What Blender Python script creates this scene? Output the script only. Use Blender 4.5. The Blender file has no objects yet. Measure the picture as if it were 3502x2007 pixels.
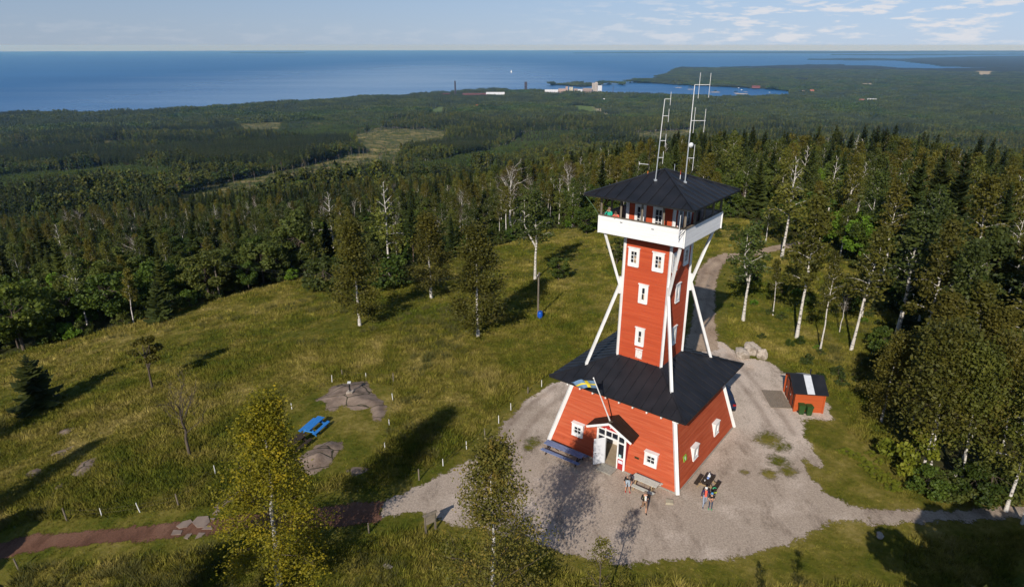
import bpy, bmesh, math, random
import numpy as np
from mathutils import Vector, Matrix, Quaternion
R = math.radians
scene = bpy.context.scene
COL = scene.collection
random.seed(7); RNG = np.random.default_rng(11)

# ------------------------------------------------------------------ camera, sky, sun, exposure
CAM = np.array([-10.73, -45.42, 29.71]); FPX = 2211.46; PITCH = R(20.99); IW, IH = 3502.0, 2007.0
cd = bpy.data.cameras.new("camera"); cam = bpy.data.objects.new("camera", cd); COL.objects.link(cam)
cam.location = CAM; cam.rotation_euler = (R(90)-PITCH, 0, 0)
cd.sensor_fit = 'HORIZONTAL'; cd.sensor_width = 36; cd.lens = 36*FPX/IW; cd.clip_start = .5; cd.clip_end = 120000
scene.camera = cam
SUN_AZ, SUN_EL = R(249), R(31)
SUNDIR = Vector((math.cos(SUN_AZ)*math.cos(SUN_EL), math.sin(SUN_AZ)*math.cos(SUN_EL), math.sin(SUN_EL)))
sl = bpy.data.lights.new("sun", 'SUN'); sl.energy = 4.9; sl.angle = R(.5); sl.color = (1, .93, .83)
so = bpy.data.objects.new("sun", sl); COL.objects.link(so); so.rotation_euler = SUNDIR.to_track_quat('Z', 'Y').to_euler(); so.location = (-60, -120, 120)
scene.view_settings.view_transform = 'Standard'; scene.view_settings.look = 'None'; scene.view_settings.gamma = 1; scene.view_settings.exposure = 0.0
scene.cycles.max_bounces = 5; scene.cycles.diffuse_bounces = 2; scene.cycles.glossy_bounces = 2; scene.cycles.transmission_bounces = 2
scene.cycles.transparent_max_bounces = 8; scene.cycles.volume_bounces = 0; scene.cycles.use_denoising = True
world = bpy.data.worlds.new("World"); scene.world = world; world.use_nodes = True
def build_world():
    nt = world.node_tree; N = nt.nodes; L = nt.links; N.clear()
    def n(t, **k):
        o = N.new(t)
        for a, b in k.items(): setattr(o, a, b)
        return o
    out = n('ShaderNodeOutputWorld'); bg = n('ShaderNodeBackground'); bg.inputs[1].default_value = SKY
    sky = n('ShaderNodeTexSky'); sky.sky_type = 'NISHITA'; sky.sun_disc = False; sky.sun_elevation = SUN_EL; sky.sun_rotation = R(201)
    sky.altitude = 300; sky.air_density = 1.0; sky.dust_density = .4; sky.ozone_density = 2.0
    tc = n('ShaderNodeTexCoord'); sep = n('ShaderNodeSeparateXYZ'); L.new(tc.outputs['Generated'], sep.inputs[0])
    def m(op, a, b=None, c=None):
        o = n('ShaderNodeMath', operation=op)
        for i, v in enumerate((a, b, c)):
            if v is None: continue
            if hasattr(v, 'links'): L.new(v, o.inputs[i])
            else: o.inputs[i].default_value = v
        return o.outputs[0]
    # a flat cloud deck some way up: direction projected onto a plane, so the clouds crowd together towards the horizon
    zc = m('MAXIMUM', m('ADD', sep.outputs[2], .035), .02)
    u = m('DIVIDE', sep.outputs[0], zc); v = m('DIVIDE', sep.outputs[1], zc)
    cmb = n('ShaderNodeCombineXYZ'); L.new(u, cmb.inputs[0]); L.new(v, cmb.inputs[1])
    n1 = n('ShaderNodeTexNoise'); n1.inputs['Scale'].default_value = 1.15; n1.inputs['Detail'].default_value = 6; n1.inputs['Roughness'].default_value = .55; L.new(cmb.outputs[0], n1.inputs['Vector'])
    cmb2 = n('ShaderNodeCombineXYZ'); L.new(m('MULTIPLY', sep.outputs[0], 21), cmb2.inputs[0]); L.new(m('MULTIPLY', sep.outputs[1], 21), cmb2.inputs[1]); L.new(m('MULTIPLY', sep.outputs[2], 105), cmb2.inputs[2])
    n2 = n('ShaderNodeTexNoise'); n2.inputs['Scale'].default_value = 1.0; n2.inputs['Detail'].default_value = 7; n2.inputs['Roughness'].default_value = .6; L.new(cmb2.outputs[0], n2.inputs['Vector'])
    az = m('ARCTAN2', sep.outputs[0], sep.outputs[1])          # 0 ahead, positive to the right
    def ramp(x, a, b):
        o = n('ShaderNodeMapRange', clamp=True, interpolation_type='SMOOTHSTEP'); L.new(x, o.inputs[0]); o.inputs[1].default_value = a; o.inputs[2].default_value = b
        return o.outputs[0]
    mask = ramp(az, -.05, .42)
    band = m('MULTIPLY', ramp(sep.outputs[2], -.002, .022), m('SUBTRACT', 1, ramp(sep.outputs[2], .04, .075)))
    lowband = m('MULTIPLY', ramp(sep.outputs[2], -.004, .008), m('SUBTRACT', 1, ramp(sep.outputs[2], .02, .035)))
    cl = m('MULTIPLY', ramp(m('ADD', m('MULTIPLY', n2.outputs[0], .8), m('MULTIPLY', n1.outputs[0], .2)), .49, .59), m('MULTIPLY', mask, band))
    cl2 = m('MULTIPLY', m('MULTIPLY', ramp(n2.outputs[0], .46, .62), lowband), m('ADD', .12, m('MULTIPLY', mask, .75)))
    cl = m('MULTIPLY', m('MAXIMUM', cl, cl2), .8)
    white = n('ShaderNodeRGB'); white.outputs[0].default_value = CLOUD
    mix = n('ShaderNodeMix', data_type='RGBA'); L.new(cl, mix.inputs[0]); 
    hs = n('ShaderNodeHueSaturation'); hs.inputs['Saturation'].default_value = SKYSAT; hs.inputs['Value'].default_value = 1; L.new(sky.outputs[0], hs.inputs['Color'])
    hz = n('ShaderNodeValToRGB'); e = hz.color_ramp.elements; e[0].position = 0; e[0].color = HOR0; e[1].position = .5; e[1].color = HOR2; k = e.new(.12); k.color = HOR1
    L.new(m('MULTIPLY', m('MAXIMUM', sep.outputs[2], 0), 1.0), hz.inputs[0]); sc_ = n('ShaderNodeVectorMath', operation='SCALE'); L.new(hz.outputs[0], sc_.inputs[0]); L.new(m('MULTIPLY', m('ADD', .8, m('MULTIPLY', ramp(az, -.8, .7), .34)), 1/SKY), sc_.inputs['Scale'])
    pm = n('ShaderNodeMix', data_type='RGBA'); L.new(m('SUBTRACT', .85, m('MULTIPLY', ramp(sep.outputs[2], .1, .45), .75)), pm.inputs[0]); L.new(hs.outputs[0], pm.inputs[6]); L.new(sc_.outputs[0], pm.inputs[7])
    L.new(pm.outputs[2], mix.inputs[6]); L.new(white.outputs[0], mix.inputs[7])
    L.new(mix.outputs[2], bg.inputs[0]); L.new(bg.outputs[0], out.inputs[0])
SKY = .085; SKYSAT = 1.0; CLOUD = (9.3, 9.1, 9.3, 1)
HOR0, HOR1, HOR2 = (.41, .53, .71, 1), (.3, .46, .73, 1), (.2, .36, .66, 1)   # hazy horizon to blue
build_world()

# ------------------------------------------------------------------ small helpers
def tag(o, label=None, cat=None, group=None, kind=None):
    if label: o['label'] = label
    if cat: o['category'] = cat
    if group: o['group'] = group
    if kind: o['kind'] = kind
    return o
def link(name, me, parent=None, loc=None):
    o = bpy.data.objects.new(name, me); COL.objects.link(o)
    if parent: o.parent = parent
    if loc is not None: o.location = loc
    return o
def thing(name, label, cat, loc=(0, 0, 0), rz=0, group=None, kind=None):
    o = link(name, None, None, loc); o.rotation_euler = (0, 0, rz); o.empty_display_size = .3
    return tag(o, label, cat, group, kind)
def copy_tree(o, parent=None):
    c = o.copy(); COL.objects.link(c); c.parent = parent
    for ch in list(o.children): copy_tree(ch, c)
    return c
class MB:
    """collects shapes; build() links them as ONE mesh object"""
    def __init__(s): s.v = []; s.f = []; s.m = []
    def add(s, vs, fs, mi=0):
        b = len(s.v); s.v += [tuple(map(float, p)) for p in vs]
        s.f += [tuple(b+i for i in f) for f in fs]; s.m += [mi]*len(fs); return s
    def box(s, c, d, rz=0, mi=0, M=None):
        x, y, z = d[0]/2, d[1]/2, d[2]/2
        vs = [Vector(p) for p in ((-x,-y,-z),(x,-y,-z),(x,y,-z),(-x,y,-z),(-x,-y,z),(x,-y,z),(x,y,z),(-x,y,z))]
        if M is None: M = Matrix.Rotation(rz, 3, 'Z')
        return s.add([M @ p + Vector(c) for p in vs], [(3,2,1,0),(4,5,6,7),(0,1,5,4),(1,2,6,5),(2,3,7,6),(3,0,4,7)], mi)
    def bar(s, a, b, w, h=None, up=(0, 0, 1), mi=0):
        a, b = Vector(a), Vector(b); d = (b-a); l = d.length; d.normalize(); u = Vector(up)
        x = d.cross(u)
        if x.length < 1e-4: x = d.cross(Vector((1, 0, 0)))
        x.normalize(); y = x.cross(d)
        M = Matrix((x, d, y)).transposed()
        return s.box((a+b)/2, (w, l, h or w), M=M, mi=mi)
    def tube(s, a, b, r0, r1=None, n=8, mi=0, caps=True):
        return s.path([a, b], [r0, r0 if r1 is None else r1], n, mi, caps)
    def path(s, pts, rs, n=8, mi=0, caps=True):
        pts = [Vector(p) for p in pts]; vs = []; fs = []
        for i, p in enumerate(pts):
            d = (pts[min(i+1, len(pts)-1)]-pts[max(i-1, 0)])
            if d.length < 1e-9: d = Vector((0, 0, 1))
            d.normalize(); x = d.cross(Vector((0, 0, 1)) if abs(d.z) < .9 else Vector((1, 0, 0))); x.normalize(); y = d.cross(x)
            for k in range(n):
                t = 2*math.pi*k/n; vs.append(p+(x*math.cos(t)+y*math.sin(t))*rs[i])
        for i in range(len(pts)-1):
            for k in range(n): fs.append((i*n+k, i*n+(k+1) % n, (i+1)*n+(k+1) % n, (i+1)*n+k))
        if caps: fs.append(tuple(range(n-1, -1, -1))); fs.append(tuple((len(pts)-1)*n+k for k in range(n)))
        return s.add(vs, fs, mi)
    def ball(s, c, r, n=10, mi=0, sc=(1, 1, 1)):
        vs = [(c[0], c[1], c[2]-r*sc[2])]; fs = []; m = max(4, n//2)
        for i in range(1, m):
            a = -math.pi/2+math.pi*i/m
            for k in range(n):
                t = 2*math.pi*k/n; vs.append((c[0]+r*sc[0]*math.cos(a)*math.cos(t), c[1]+r*sc[1]*math.cos(a)*math.sin(t), c[2]+r*sc[2]*math.sin(a)))
        vs.append((c[0], c[1], c[2]+r*sc[2])); e = len(vs)-1
        for k in range(n): fs.append((0, 1+(k+1) % n, 1+k)); fs.append((e, e-n+k, e-n+(k+1) % n))
        for i in range(m-2):
            for k in range(n): fs.append((1+i*n+k, 1+i*n+(k+1) % n, 1+(i+1)*n+(k+1) % n, 1+(i+1)*n+k))
        return s.add(vs, fs, mi)
    def poly(s, vs, mi=0): return s.add(vs, [tuple(range(len(vs)))], mi)
    def prism(s, vs, off, mi=0):
        n = len(vs); o = Vector(off); a = [Vector(p) for p in vs]
        fs = [tuple(range(n-1, -1, -1)), tuple(range(n, 2*n))]+[(i, (i+1) % n, n+(i+1) % n, n+i) for i in range(n)]
        return s.add(a+[p+o for p in a], fs, mi)
    def build(s, name, mats, parent=None, loc=None, smooth=False):
        me = bpy.data.meshes.new(name); me.from_pydata(s.v, [], s.f)
        for m in (mats if isinstance(mats, (list, tuple)) else [mats]): me.materials.append(m)
        me.polygons.foreach_set('material_index', s.m)
        bm = bmesh.new(); bm.from_mesh(me); bmesh.ops.recalc_face_normals(bm, faces=bm.faces); bm.to_mesh(me); bm.free()
        if smooth: me.polygons.foreach_set('use_smooth', [True]*len(me.polygons))
        me.update(); return link(name, me, parent, loc)
def mesh_np(name, v, faces, mats, midx=None, smooth=False):
    """v (N,3); faces: list of (M,k) index arrays"""
    me = bpy.data.meshes.new(name); v = np.asarray(v, np.float32)
    me.vertices.add(len(v)); me.vertices.foreach_set('co', v.ravel())
    loops = np.concatenate([f.ravel() for f in faces]).astype(np.int32)
    sizes = np.concatenate([np.full(len(f), f.shape[1]) for f in faces]).astype(np.int32)
    starts = np.concatenate([[0], np.cumsum(sizes)[:-1]]).astype(np.int32)
    me.loops.add(len(loops)); me.loops.foreach_set('vertex_index', loops)
    me.polygons.add(len(sizes)); me.polygons.foreach_set('loop_start', starts)
    for m in mats: me.materials.append(m)
    if midx is not None: me.polygons.foreach_set('material_index', np.asarray(midx, np.int32))
    if smooth: me.polygons.foreach_set('use_smooth', np.ones(len(sizes), bool))
    me.update(calc_edges=True); return me

# ------------------------------------------------------------------ materials
def mat(name, c1, c2=None, scale=3.0, rough=.8, bump=0, spec=.3, stretch=(1, 1, 1), detail=5, metal=0, c3=None, rnd=0, world_pos=False, mixpos=(.35, .65), bumpscale=None):
    m = bpy.data.materials.new(name); m.use_nodes = True; nt = m.node_tree; N = nt.nodes; L = nt.links
    b = N['Principled BSDF']; b.inputs['Roughness'].default_value = rough; b.inputs['Specular IOR Level'].default_value = spec; b.inputs['Metallic'].default_value = metal
    if c2 is None: c2 = tuple(x*.85 for x in c1)
    mp = N.new('ShaderNodeMapping'); mp.inputs['Scale'].default_value = stretch
    if world_pos: g = N.new('ShaderNodeNewGeometry'); L.new(g.outputs['Position'], mp.inputs[0])
    else: g = N.new('ShaderNodeTexCoord'); L.new(g.outputs['Object'], mp.inputs[0])
    t = N.new('ShaderNodeTexNoise'); t.inputs['Scale'].default_value = scale; t.inputs['Detail'].default_value = detail; L.new(mp.outputs[0], t.inputs['Vector'])
    r = N.new('ShaderNodeValToRGB'); e = r.color_ramp.elements; e[0].position, e[1].position = mixpos; e[0].color = (*c1, 1); e[1].color = (*c2, 1)
    if c3: x = e.new(.5*(mixpos[0]+mixpos[1])); x.color = (*c3, 1)
    L.new(t.outputs[0], r.inputs[0]); col = r.outputs[0]
    if rnd:
        oi = N.new('ShaderNodeObjectInfo'); hs = N.new('ShaderNodeHueSaturation'); mr = N.new('ShaderNodeMapRange')
        mr.inputs[3].default_value = 1-rnd; mr.inputs[4].default_value = 1+rnd; L.new(oi.outputs['Random'], mr.inputs[0]); L.new(mr.outputs[0], hs.inputs['Value']); L.new(col, hs.inputs['Color']); col = hs.outputs[0]
    L.new(col, b.inputs['Base Color'])
    if bump:
        bp = N.new('ShaderNodeBump'); bp.inputs['Strength'].default_value = bump; bp.inputs['Distance'].default_value = .02
        t2 = N.new('ShaderNodeTexNoise'); t2.inputs['Scale'].default_value = bumpscale or scale*3; t2.inputs['Detail'].default_value = 4; L.new(mp.outputs[0], t2.inputs['Vector'])
        L.new(t2.outputs[0], bp.inputs['Height']); L.new(bp.outputs[0], b.inputs['Normal'])
    return m
def clapboard(name, c1, c2, pitch=.14, streak=.12, c3=None):
    """painted horizontal boards: real grooves as bump, weathering in long streaks along the boards"""
    m = mat(name, c1, c2, 1.0, .75, 0, .25, (streak*4, streak*4, 7), 6, c3=c3); nt = m.node_tree; N = nt.nodes; L = nt.links; b = N['Principled BSDF']
    tc = N.new('ShaderNodeTexCoord'); sp = N.new('ShaderNodeSeparateXYZ'); L.new(tc.outputs['Object'], sp.inputs[0])
    a = N.new('ShaderNodeMath'); a.operation = 'DIVIDE'; L.new(sp.outputs[2], a.inputs[0]); a.inputs[1].default_value = pitch
    f = N.new('ShaderNodeMath'); f.operation = 'FRACT'; L.new(a.outputs[0], f.inputs[0])
    fl = N.new('ShaderNodeMath'); fl.operation = 'FLOOR'; L.new(a.outputs[0], fl.inputs[0])
    wn = N.new('ShaderNodeTexWhiteNoise'); wn.noise_dimensions = '1D'; L.new(fl.outputs[0], wn.inputs['W'])
    hs = N.new('ShaderNodeHueSaturation'); mr = N.new('ShaderNodeMapRange'); mr.inputs[3].default_value = .93; mr.inputs[4].default_value = 1.05; L.new(wn.outputs[0], mr.inputs[0]); L.new(mr.outputs[0], hs.inputs['Value'])
    src = b.inputs['Base Color'].links[0].from_socket; L.new(src, hs.inputs['Color']); L.new(hs.outputs[0], b.inputs['Base Color'])
    bp = N.new('ShaderNodeBump'); bp.inputs['Strength'].default_value = .4; bp.inputs['Distance'].default_value = .025; bp.invert = True
    L.new(f.outputs[0], bp.inputs['Height']); L.new(bp.outputs[0], b.inputs['Normal']); return m
def leafmat(name, c1, c2, c3, rnd=.22, hue=.02, scale=.5, trans=.25, stand=.8):
    m = bpy.data.materials.new(name); m.use_nodes = True; nt = m.node_tree; N = nt.nodes; L = nt.links; N.clear()
    out = N.new('ShaderNodeOutputMaterial'); d = N.new('ShaderNodeBsdfPrincipled'); d.inputs['Roughness'].default_value = .6; d.inputs['Specular IOR Level'].default_value = .25
    t = N.new('ShaderNodeBsdfTranslucent'); mx = N.new('ShaderNodeMixShader'); mx.inputs[0].default_value = trans
    tc = N.new('ShaderNodeTexCoord'); no = N.new('ShaderNodeTexNoise'); no.inputs['Scale'].default_value = scale; no.inputs['Detail'].default_value = 6; no.inputs['Roughness'].default_value = .7; L.new(tc.outputs['Object'], no.inputs['Vector'])
    r = N.new('ShaderNodeValToRGB'); e = r.color_ramp.elements; e[0].position = .34; e[1].position = .68; e[0].color = (*c1, 1); e[1].color = (*c3, 1); x = e.new(.52); x.color = (*c2, 1); L.new(no.outputs[0], r.inputs[0])
    oi = N.new('ShaderNodeObjectInfo'); hs = N.new('ShaderNodeHueSaturation')
    a = N.new('ShaderNodeMapRange'); a.inputs[3].default_value = 1-rnd; a.inputs[4].default_value = 1+rnd*1.3; L.new(oi.outputs['Random'], a.inputs[0]); L.new(a.outputs[0], hs.inputs['Value'])
    fr = N.new('ShaderNodeMath'); fr.operation = 'MULTIPLY_ADD'; fr.inputs[1].default_value = 7.31; fr.inputs[2].default_value = .17; L.new(oi.outputs['Random'], fr.inputs[0])
    fr2 = N.new('ShaderNodeMath'); fr2.operation = 'FRACT'; L.new(fr.outputs[0], fr2.inputs[0])
    h = N.new('ShaderNodeMapRange'); h.inputs[3].default_value = .5-hue; h.inputs[4].default_value = .5+hue; L.new(fr2.outputs[0], h.inputs[0]); L.new(h.outputs[0], hs.inputs['Hue'])
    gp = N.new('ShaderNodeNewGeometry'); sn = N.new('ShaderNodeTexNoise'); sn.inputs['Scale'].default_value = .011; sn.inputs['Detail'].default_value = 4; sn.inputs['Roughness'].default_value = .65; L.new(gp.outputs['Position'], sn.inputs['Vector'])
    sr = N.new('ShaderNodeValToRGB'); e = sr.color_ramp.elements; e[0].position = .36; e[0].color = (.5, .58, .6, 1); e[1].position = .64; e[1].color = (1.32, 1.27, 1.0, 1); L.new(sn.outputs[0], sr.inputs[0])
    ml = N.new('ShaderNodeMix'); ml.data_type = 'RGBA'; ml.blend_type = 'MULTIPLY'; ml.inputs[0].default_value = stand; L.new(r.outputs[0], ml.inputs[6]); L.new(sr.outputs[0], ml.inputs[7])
    L.new(ml.outputs[2], hs.inputs['Color']); L.new(hs.outputs[0], d.inputs['Base Color']); L.new(hs.outputs[0], t.inputs[0])
    L.new(d.outputs[0], mx.inputs[1]); L.new(t.outputs[0], mx.inputs[2]); L.new(mx.outputs[0], out.inputs[0]); return m
def birchbark():
    m = mat('birch_bark', (.62, .58, .52), (.5, .46, .41), 2.5, .8, .3, .2); nt = m.node_tree; N = nt.nodes; L = nt.links; b = N['Principled BSDF']
    tc = N.new('ShaderNodeTexCoord'); mp = N.new('ShaderNodeMapping'); mp.inputs['Scale'].default_value = (1.2, 1.2, 3.5); L.new(tc.outputs['Object'], mp.inputs[0])
    n = N.new('ShaderNodeTexNoise'); n.inputs['Scale'].default_value = 1.6; n.inputs['Detail'].default_value = 5; L.new(mp.outputs[0], n.inputs['Vector'])
    r = N.new('ShaderNodeValToRGB'); r.color_ramp.elements[0].position = .55; r.color_ramp.elements[1].position = .62; L.new(n.outputs[0], r.inputs[0])
    mx = N.new('ShaderNodeMix'); mx.data_type = 'RGBA'; L.new(r.outputs[0], mx.inputs[0]); L.new(b.inputs['Base Color'].links[0].from_socket, mx.inputs[6]); mx.inputs[7].default_value = (.07, .06, .05, 1)
    L.new(mx.outputs[2], b.inputs['Base Color']); return m
M = {}
M['red'] = clapboard('red_boards', (.4, .07, .026), (.475, .105, .044), .15, c3=(.43, .08, .03))
M['redshaft'] = clapboard('red_boards_shaft', (.42, .06, .02), (.47, .08, .028), .15)
M['redtrim'] = mat('red_paint', (.42, .03, .03), (.36, .025, .02), 5)
M['white'] = mat('white_paint', (.8, .79, .77), (.6, .585, .55), 2.2, .6, .2, .3, (1, 1, .35), 7, mixpos=(.42, .8))
M['whiteboard'] = clapboard('white_boards', (.78, .77, .76), (.72, .71, .7), .13)
M['roof'] = mat('black_metal_roof', (.010, .011, .014), (.018, .018, .022), .9, .5, .1, .4)
M['porchroof'] = mat('dark_brown_roof', (.028, .017, .012), (.018, .012, .01), 1.5, .55, .15)
M['soffit'] = mat('dark_soffit', (.03, .018, .014), (.02, .013, .01), 3)
M['greywood'] = mat('grey_wood', (.2, .165, .125), (.13, .11, .085), 6, .85, .3, .2, (1, 1, .3))
M['glass'] = mat('window_glass', (.012, .014, .02), (.02, .022, .03), 1, .08, 0, .6)
M['curtain'] = mat('curtain', (.4, .3, .2), (.3, .2, .12), 9)
M['inwhite'] = mat('inner_plaster', (.7, .68, .65), (.62, .6, .57), 2)
M['infloor'] = mat('inner_floor', (.38, .3, .2), (.33, .25, .17), 3)
M['galv'] = mat('galvanised_steel', (.5, .53, .56), (.42, .45, .48), 8, .4, 0, .5, metal=.4)
M['rodwhite'] = mat('antenna_white', (.7, .7, .7), (.6, .6, .6), 5, .5)
M['black'] = mat('black_paint', (.012, .012, .013), (.02, .02, .02), 5, .5)
M['concrete'] = mat('concrete', (.33, .3, .25), (.25, .23, .2), 6, .9, .3)
M['bark'] = mat('grey_bark', (.11, .085, .065), (.07, .055, .04), 4, .9, .4, .2, (1, 1, .3))
M['twig'] = mat('pale_twig', (.3, .25, .2), (.2, .16, .13), 4, .9, .2, .2)
M['brownlimb'] = mat('brown_limb', (.13, .1, .075), (.08, .062, .048), 4, .9, .2, .2)
M['sprucebark'] = mat('spruce_bark', (.16, .11, .08), (.1, .07, .05), 4, .9, .4, .2, (1, 1, .3))
M['birchbark'] = birchbark()
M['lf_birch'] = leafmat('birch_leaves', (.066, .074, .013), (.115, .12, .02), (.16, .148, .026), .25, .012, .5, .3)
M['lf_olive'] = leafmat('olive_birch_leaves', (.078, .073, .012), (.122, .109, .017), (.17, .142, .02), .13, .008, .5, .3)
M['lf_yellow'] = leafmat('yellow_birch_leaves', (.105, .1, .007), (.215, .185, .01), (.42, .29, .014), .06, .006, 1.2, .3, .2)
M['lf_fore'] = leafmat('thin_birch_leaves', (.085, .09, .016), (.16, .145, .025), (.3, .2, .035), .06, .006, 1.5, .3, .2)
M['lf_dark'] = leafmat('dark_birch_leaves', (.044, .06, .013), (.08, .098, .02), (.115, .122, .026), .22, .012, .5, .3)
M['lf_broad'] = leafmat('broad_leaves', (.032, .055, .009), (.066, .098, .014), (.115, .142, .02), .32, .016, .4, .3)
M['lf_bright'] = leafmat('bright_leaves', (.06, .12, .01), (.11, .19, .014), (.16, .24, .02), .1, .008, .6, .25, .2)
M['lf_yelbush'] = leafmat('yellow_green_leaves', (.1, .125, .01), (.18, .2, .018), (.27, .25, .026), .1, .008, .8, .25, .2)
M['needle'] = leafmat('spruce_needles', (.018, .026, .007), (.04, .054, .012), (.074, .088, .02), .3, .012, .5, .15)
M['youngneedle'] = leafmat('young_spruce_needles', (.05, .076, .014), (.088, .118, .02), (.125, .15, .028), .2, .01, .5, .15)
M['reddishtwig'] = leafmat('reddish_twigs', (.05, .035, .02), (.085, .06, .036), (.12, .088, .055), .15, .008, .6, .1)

# ------------------------------------------------------------------ pixel ray -> ground (pixels of a 2541-wide view of the photograph)
def pixray(px, py):
    x = (px*IW/2541-IW/2)/FPX; y = (IH/2-py*IH/1456)/FPX; c, s = math.cos(PITCH), math.sin(PITCH)
    d = np.array([x, c+y*s, y*c-s]); return d/np.linalg.norm(d)
def project(P):
    v = np.asarray(P, float)-CAM; c, s = math.cos(PITCH), math.sin(PITCH)
    fw = v[..., 1]*c-v[..., 2]*s; up = v[..., 1]*s+v[..., 2]*c
    return np.stack([(IW/2+FPX*v[..., 0]/fw)*2541/IW, (IH/2-FPX*up/fw)*1456/IH], -1)
def smooth(a, b, x): t = np.clip((x-a)/(b-a), 0, 1); return t*t*(3-2*t)
_g = np.concatenate([[0], np.geomspace(5, 60000, 900)])
def _prof(xs, zs):
    z = np.interp(_g, xs, zs); k = np.ones(25)/25; zp = np.pad(z, 12, mode='edge'); return np.convolve(zp, k, 'valid')
FARX = [770, 1250, 2000, 2700, 4200, 60000]; FARZ = [-112, -155, -205, -240, -256, -258]
PL = _prof([0, 26, 42, 60, 80, 110, 150, 280, 430]+FARX, [0, 0, -1.3, -3.4, -6.5, -12, -20, -45, -70]+FARZ)
PR = _prof([0, 60, 85, 120, 200, 320, 450]+FARX, [0, 0, -1.2, -4, -14, -37, -66]+FARZ)
PB = _prof([0, 60, 200, 1000, 60000], [0, 0, -6, -80, -260])
_h = np.random.default_rng(5).random((256, 256))
def vnoise(x, y, s):
    x = np.asarray(x)/s; y = np.asarray(y)/s; i = np.floor(x).astype(int); j = np.floor(y).astype(int); fx = x-i; fy = y-j
    fx = fx*fx*(3-2*fx); fy = fy*fy*(3-2*fy); g = lambda a, b: _h[a % 256, b % 256]
    return (g(i, j)*(1-fx)+g(i+1, j)*fx)*(1-fy)+(g(i, j+1)*(1-fx)+g(i+1, j+1)*fx)*fy
LAKE_Z = -262.0
def land_z(x, y):
    x = np.asarray(x, float); y = np.asarray(y, float); dd = np.hypot(x, y+5); ps = np.arctan2(x, y+5)
    w = smooth(-.4, .5, ps); zl = np.interp(dd, _g, PL); zr = np.interp(dd, _g, PR); zb = np.interp(dd, _g, PB)
    z = zl*(1-w)+zr*w; b = smooth(1.9, 2.6, np.abs(ps)); z = z*(1-b)+zb*b
    amp = smooth(30, 60, dd)*(.25+np.minimum(dd/400, 3.0))
    z = z+amp*((vnoise(x, y, 14)-.5)*.7*smooth(20, 60, dd)*np.clip(120/np.maximum(dd, 1), 0, 1)+(vnoise(x+99, y, 60)-.5)*2.0+(vnoise(x, y+500, 240)-.5)*4.0*smooth(200, 600, dd))
    return np.maximum(z, -259.0+2*vnoise(x, y, 90))
def at(px, py, z=None):
    d = pixray(px, py)
    if z is not None: return CAM+d*((z-CAM[2])/d[2])
    t = np.geomspace(25, 40000, 4000); P = CAM+d*t[:, None]; below = P[:, 2] < land_z(P[:, 0], P[:, 1])
    k = int(np.argmax(below))
    if not below[k]: k = len(t)-1
    a, b = t[max(k-1, 0)], t[k]
    for _ in range(30):
        m = (a+b)/2; p = CAM+d*m
        if p[2] < land_z(p[0], p[1]): b = m
        else: a = m
    return CAM+d*b
def gz(x, y): return float(land_z(x, y))
def tall(base, py):
    """height above base of the point over it that stands at picture row py"""
    a, b = 0.0, min(220.0, (base[1]-CAM[1])*.8/math.tan(PITCH)+CAM[2]-base[2])
    for _ in range(40):
        m = (a+b)/2
        if project(base+np.array([0, 0, m]))[1] > py: a = m
        else: b = m
    return a
def inside(poly, x, y):
    x = np.asarray(x); y = np.asarray(y); r = np.zeros(x.shape, bool); n = len(poly)
    for i in range(n):
        x0, y0 = poly[i][:2]; x1, y1 = poly[(i+1) % n][:2]
        if y0 == y1: continue
        r ^= ((y0 > y) != (y1 > y)) & (x < (x1-x0)*(y-y0)/(y1-y0)+x0)
    return r
def edgedist(poly, x, y):
    x = np.asarray(x, float); y = np.asarray(y, float); d = np.full(x.shape, 1e9); n = len(poly)
    for i in range(n):
        a = np.array(poly[i][:2]); b = np.array(poly[(i+1) % n][:2]); ab = b-a; L2 = max(ab@ab, 1e-9)
        t = np.clip(((x-a[0])*ab[0]+(y-a[1])*ab[1])/L2, 0, 1); d = np.minimum(d, np.hypot(x-a[0]-t*ab[0], y-a[1]-t*ab[1]))
    return np.where(inside(poly, x, y), d, -d)
def P2(pts, z=None): return [at(*p, z)[:2] for p in pts]
# ------------------------------------------------------------------ where things lie on the ground (world polygons)
def lift(P, h): return CAM+(P-CAM)*(1-h/(CAM[2]-P[2]))
T_ = -247.0
shore_near = [(-330,296),(-150,290),(0,285),(120,285),(200,282),(250,278),(360,280),(500,268),(640,258),(760,252),(880,243),(1000,237),(1060,234),(1130,228),(1240,222),(1310,223),(1370,224),(1440,228),(1500,232),(1620,234),(1700,236),(1800,238),(1900,238),(1960,236)]
bay_north = [(1970,231),(1930,224),(1880,221),(1800,217),(1720,214),(1640,209),(1575,206)]
north_coast = [(1552,203),(1580,198),(1640,193),(1626,189),(1650,184),(1672,176),(1682,169),(1685,167.5),(1780,168),(1878,166),(1950,163),(2003,161),(2080,162),(2175,164),(2230,169),(2262,170),(2331,172),(2400,170),(2447,169),(2700,169)]
MAIN = P2(shore_near, T_)+P2(bay_north, LAKE_Z)+P2(north_coast, T_)+[(60000, 9000), (60000, -3000), (3000, -3000), (-3000, -3000), (-6000, -500)]
ISLE = [P2([(1363,211),(1400,213),(1441,217),(1480,214),(1489,211)], LAKE_Z)+P2([(1489,209),(1455,206),(1430,205),(1395,206),(1370,208)], T_), P2([(1480,212),(1546,209)], LAKE_Z)+P2([(1548,208),(1530,204.5),(1500,205)], T_)]
LAND2 = P2([(1996,149),(2100,150.5),(2226,151.5),(2292,159),(2340,166),(2440,168.4),(2700,170)], LAKE_Z)+P2([(2700,137),(2541,139),(2435,141),(2300,144),(2226,146.5),(2100,146),(2030,147)], T_)
LAND3 = P2([(2035,137.5),(2250,138.5),(2480,136.5),(2700,136)], LAKE_Z)+P2([(2700,133),(2400,134.5),(2150,135)], T_)
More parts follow.
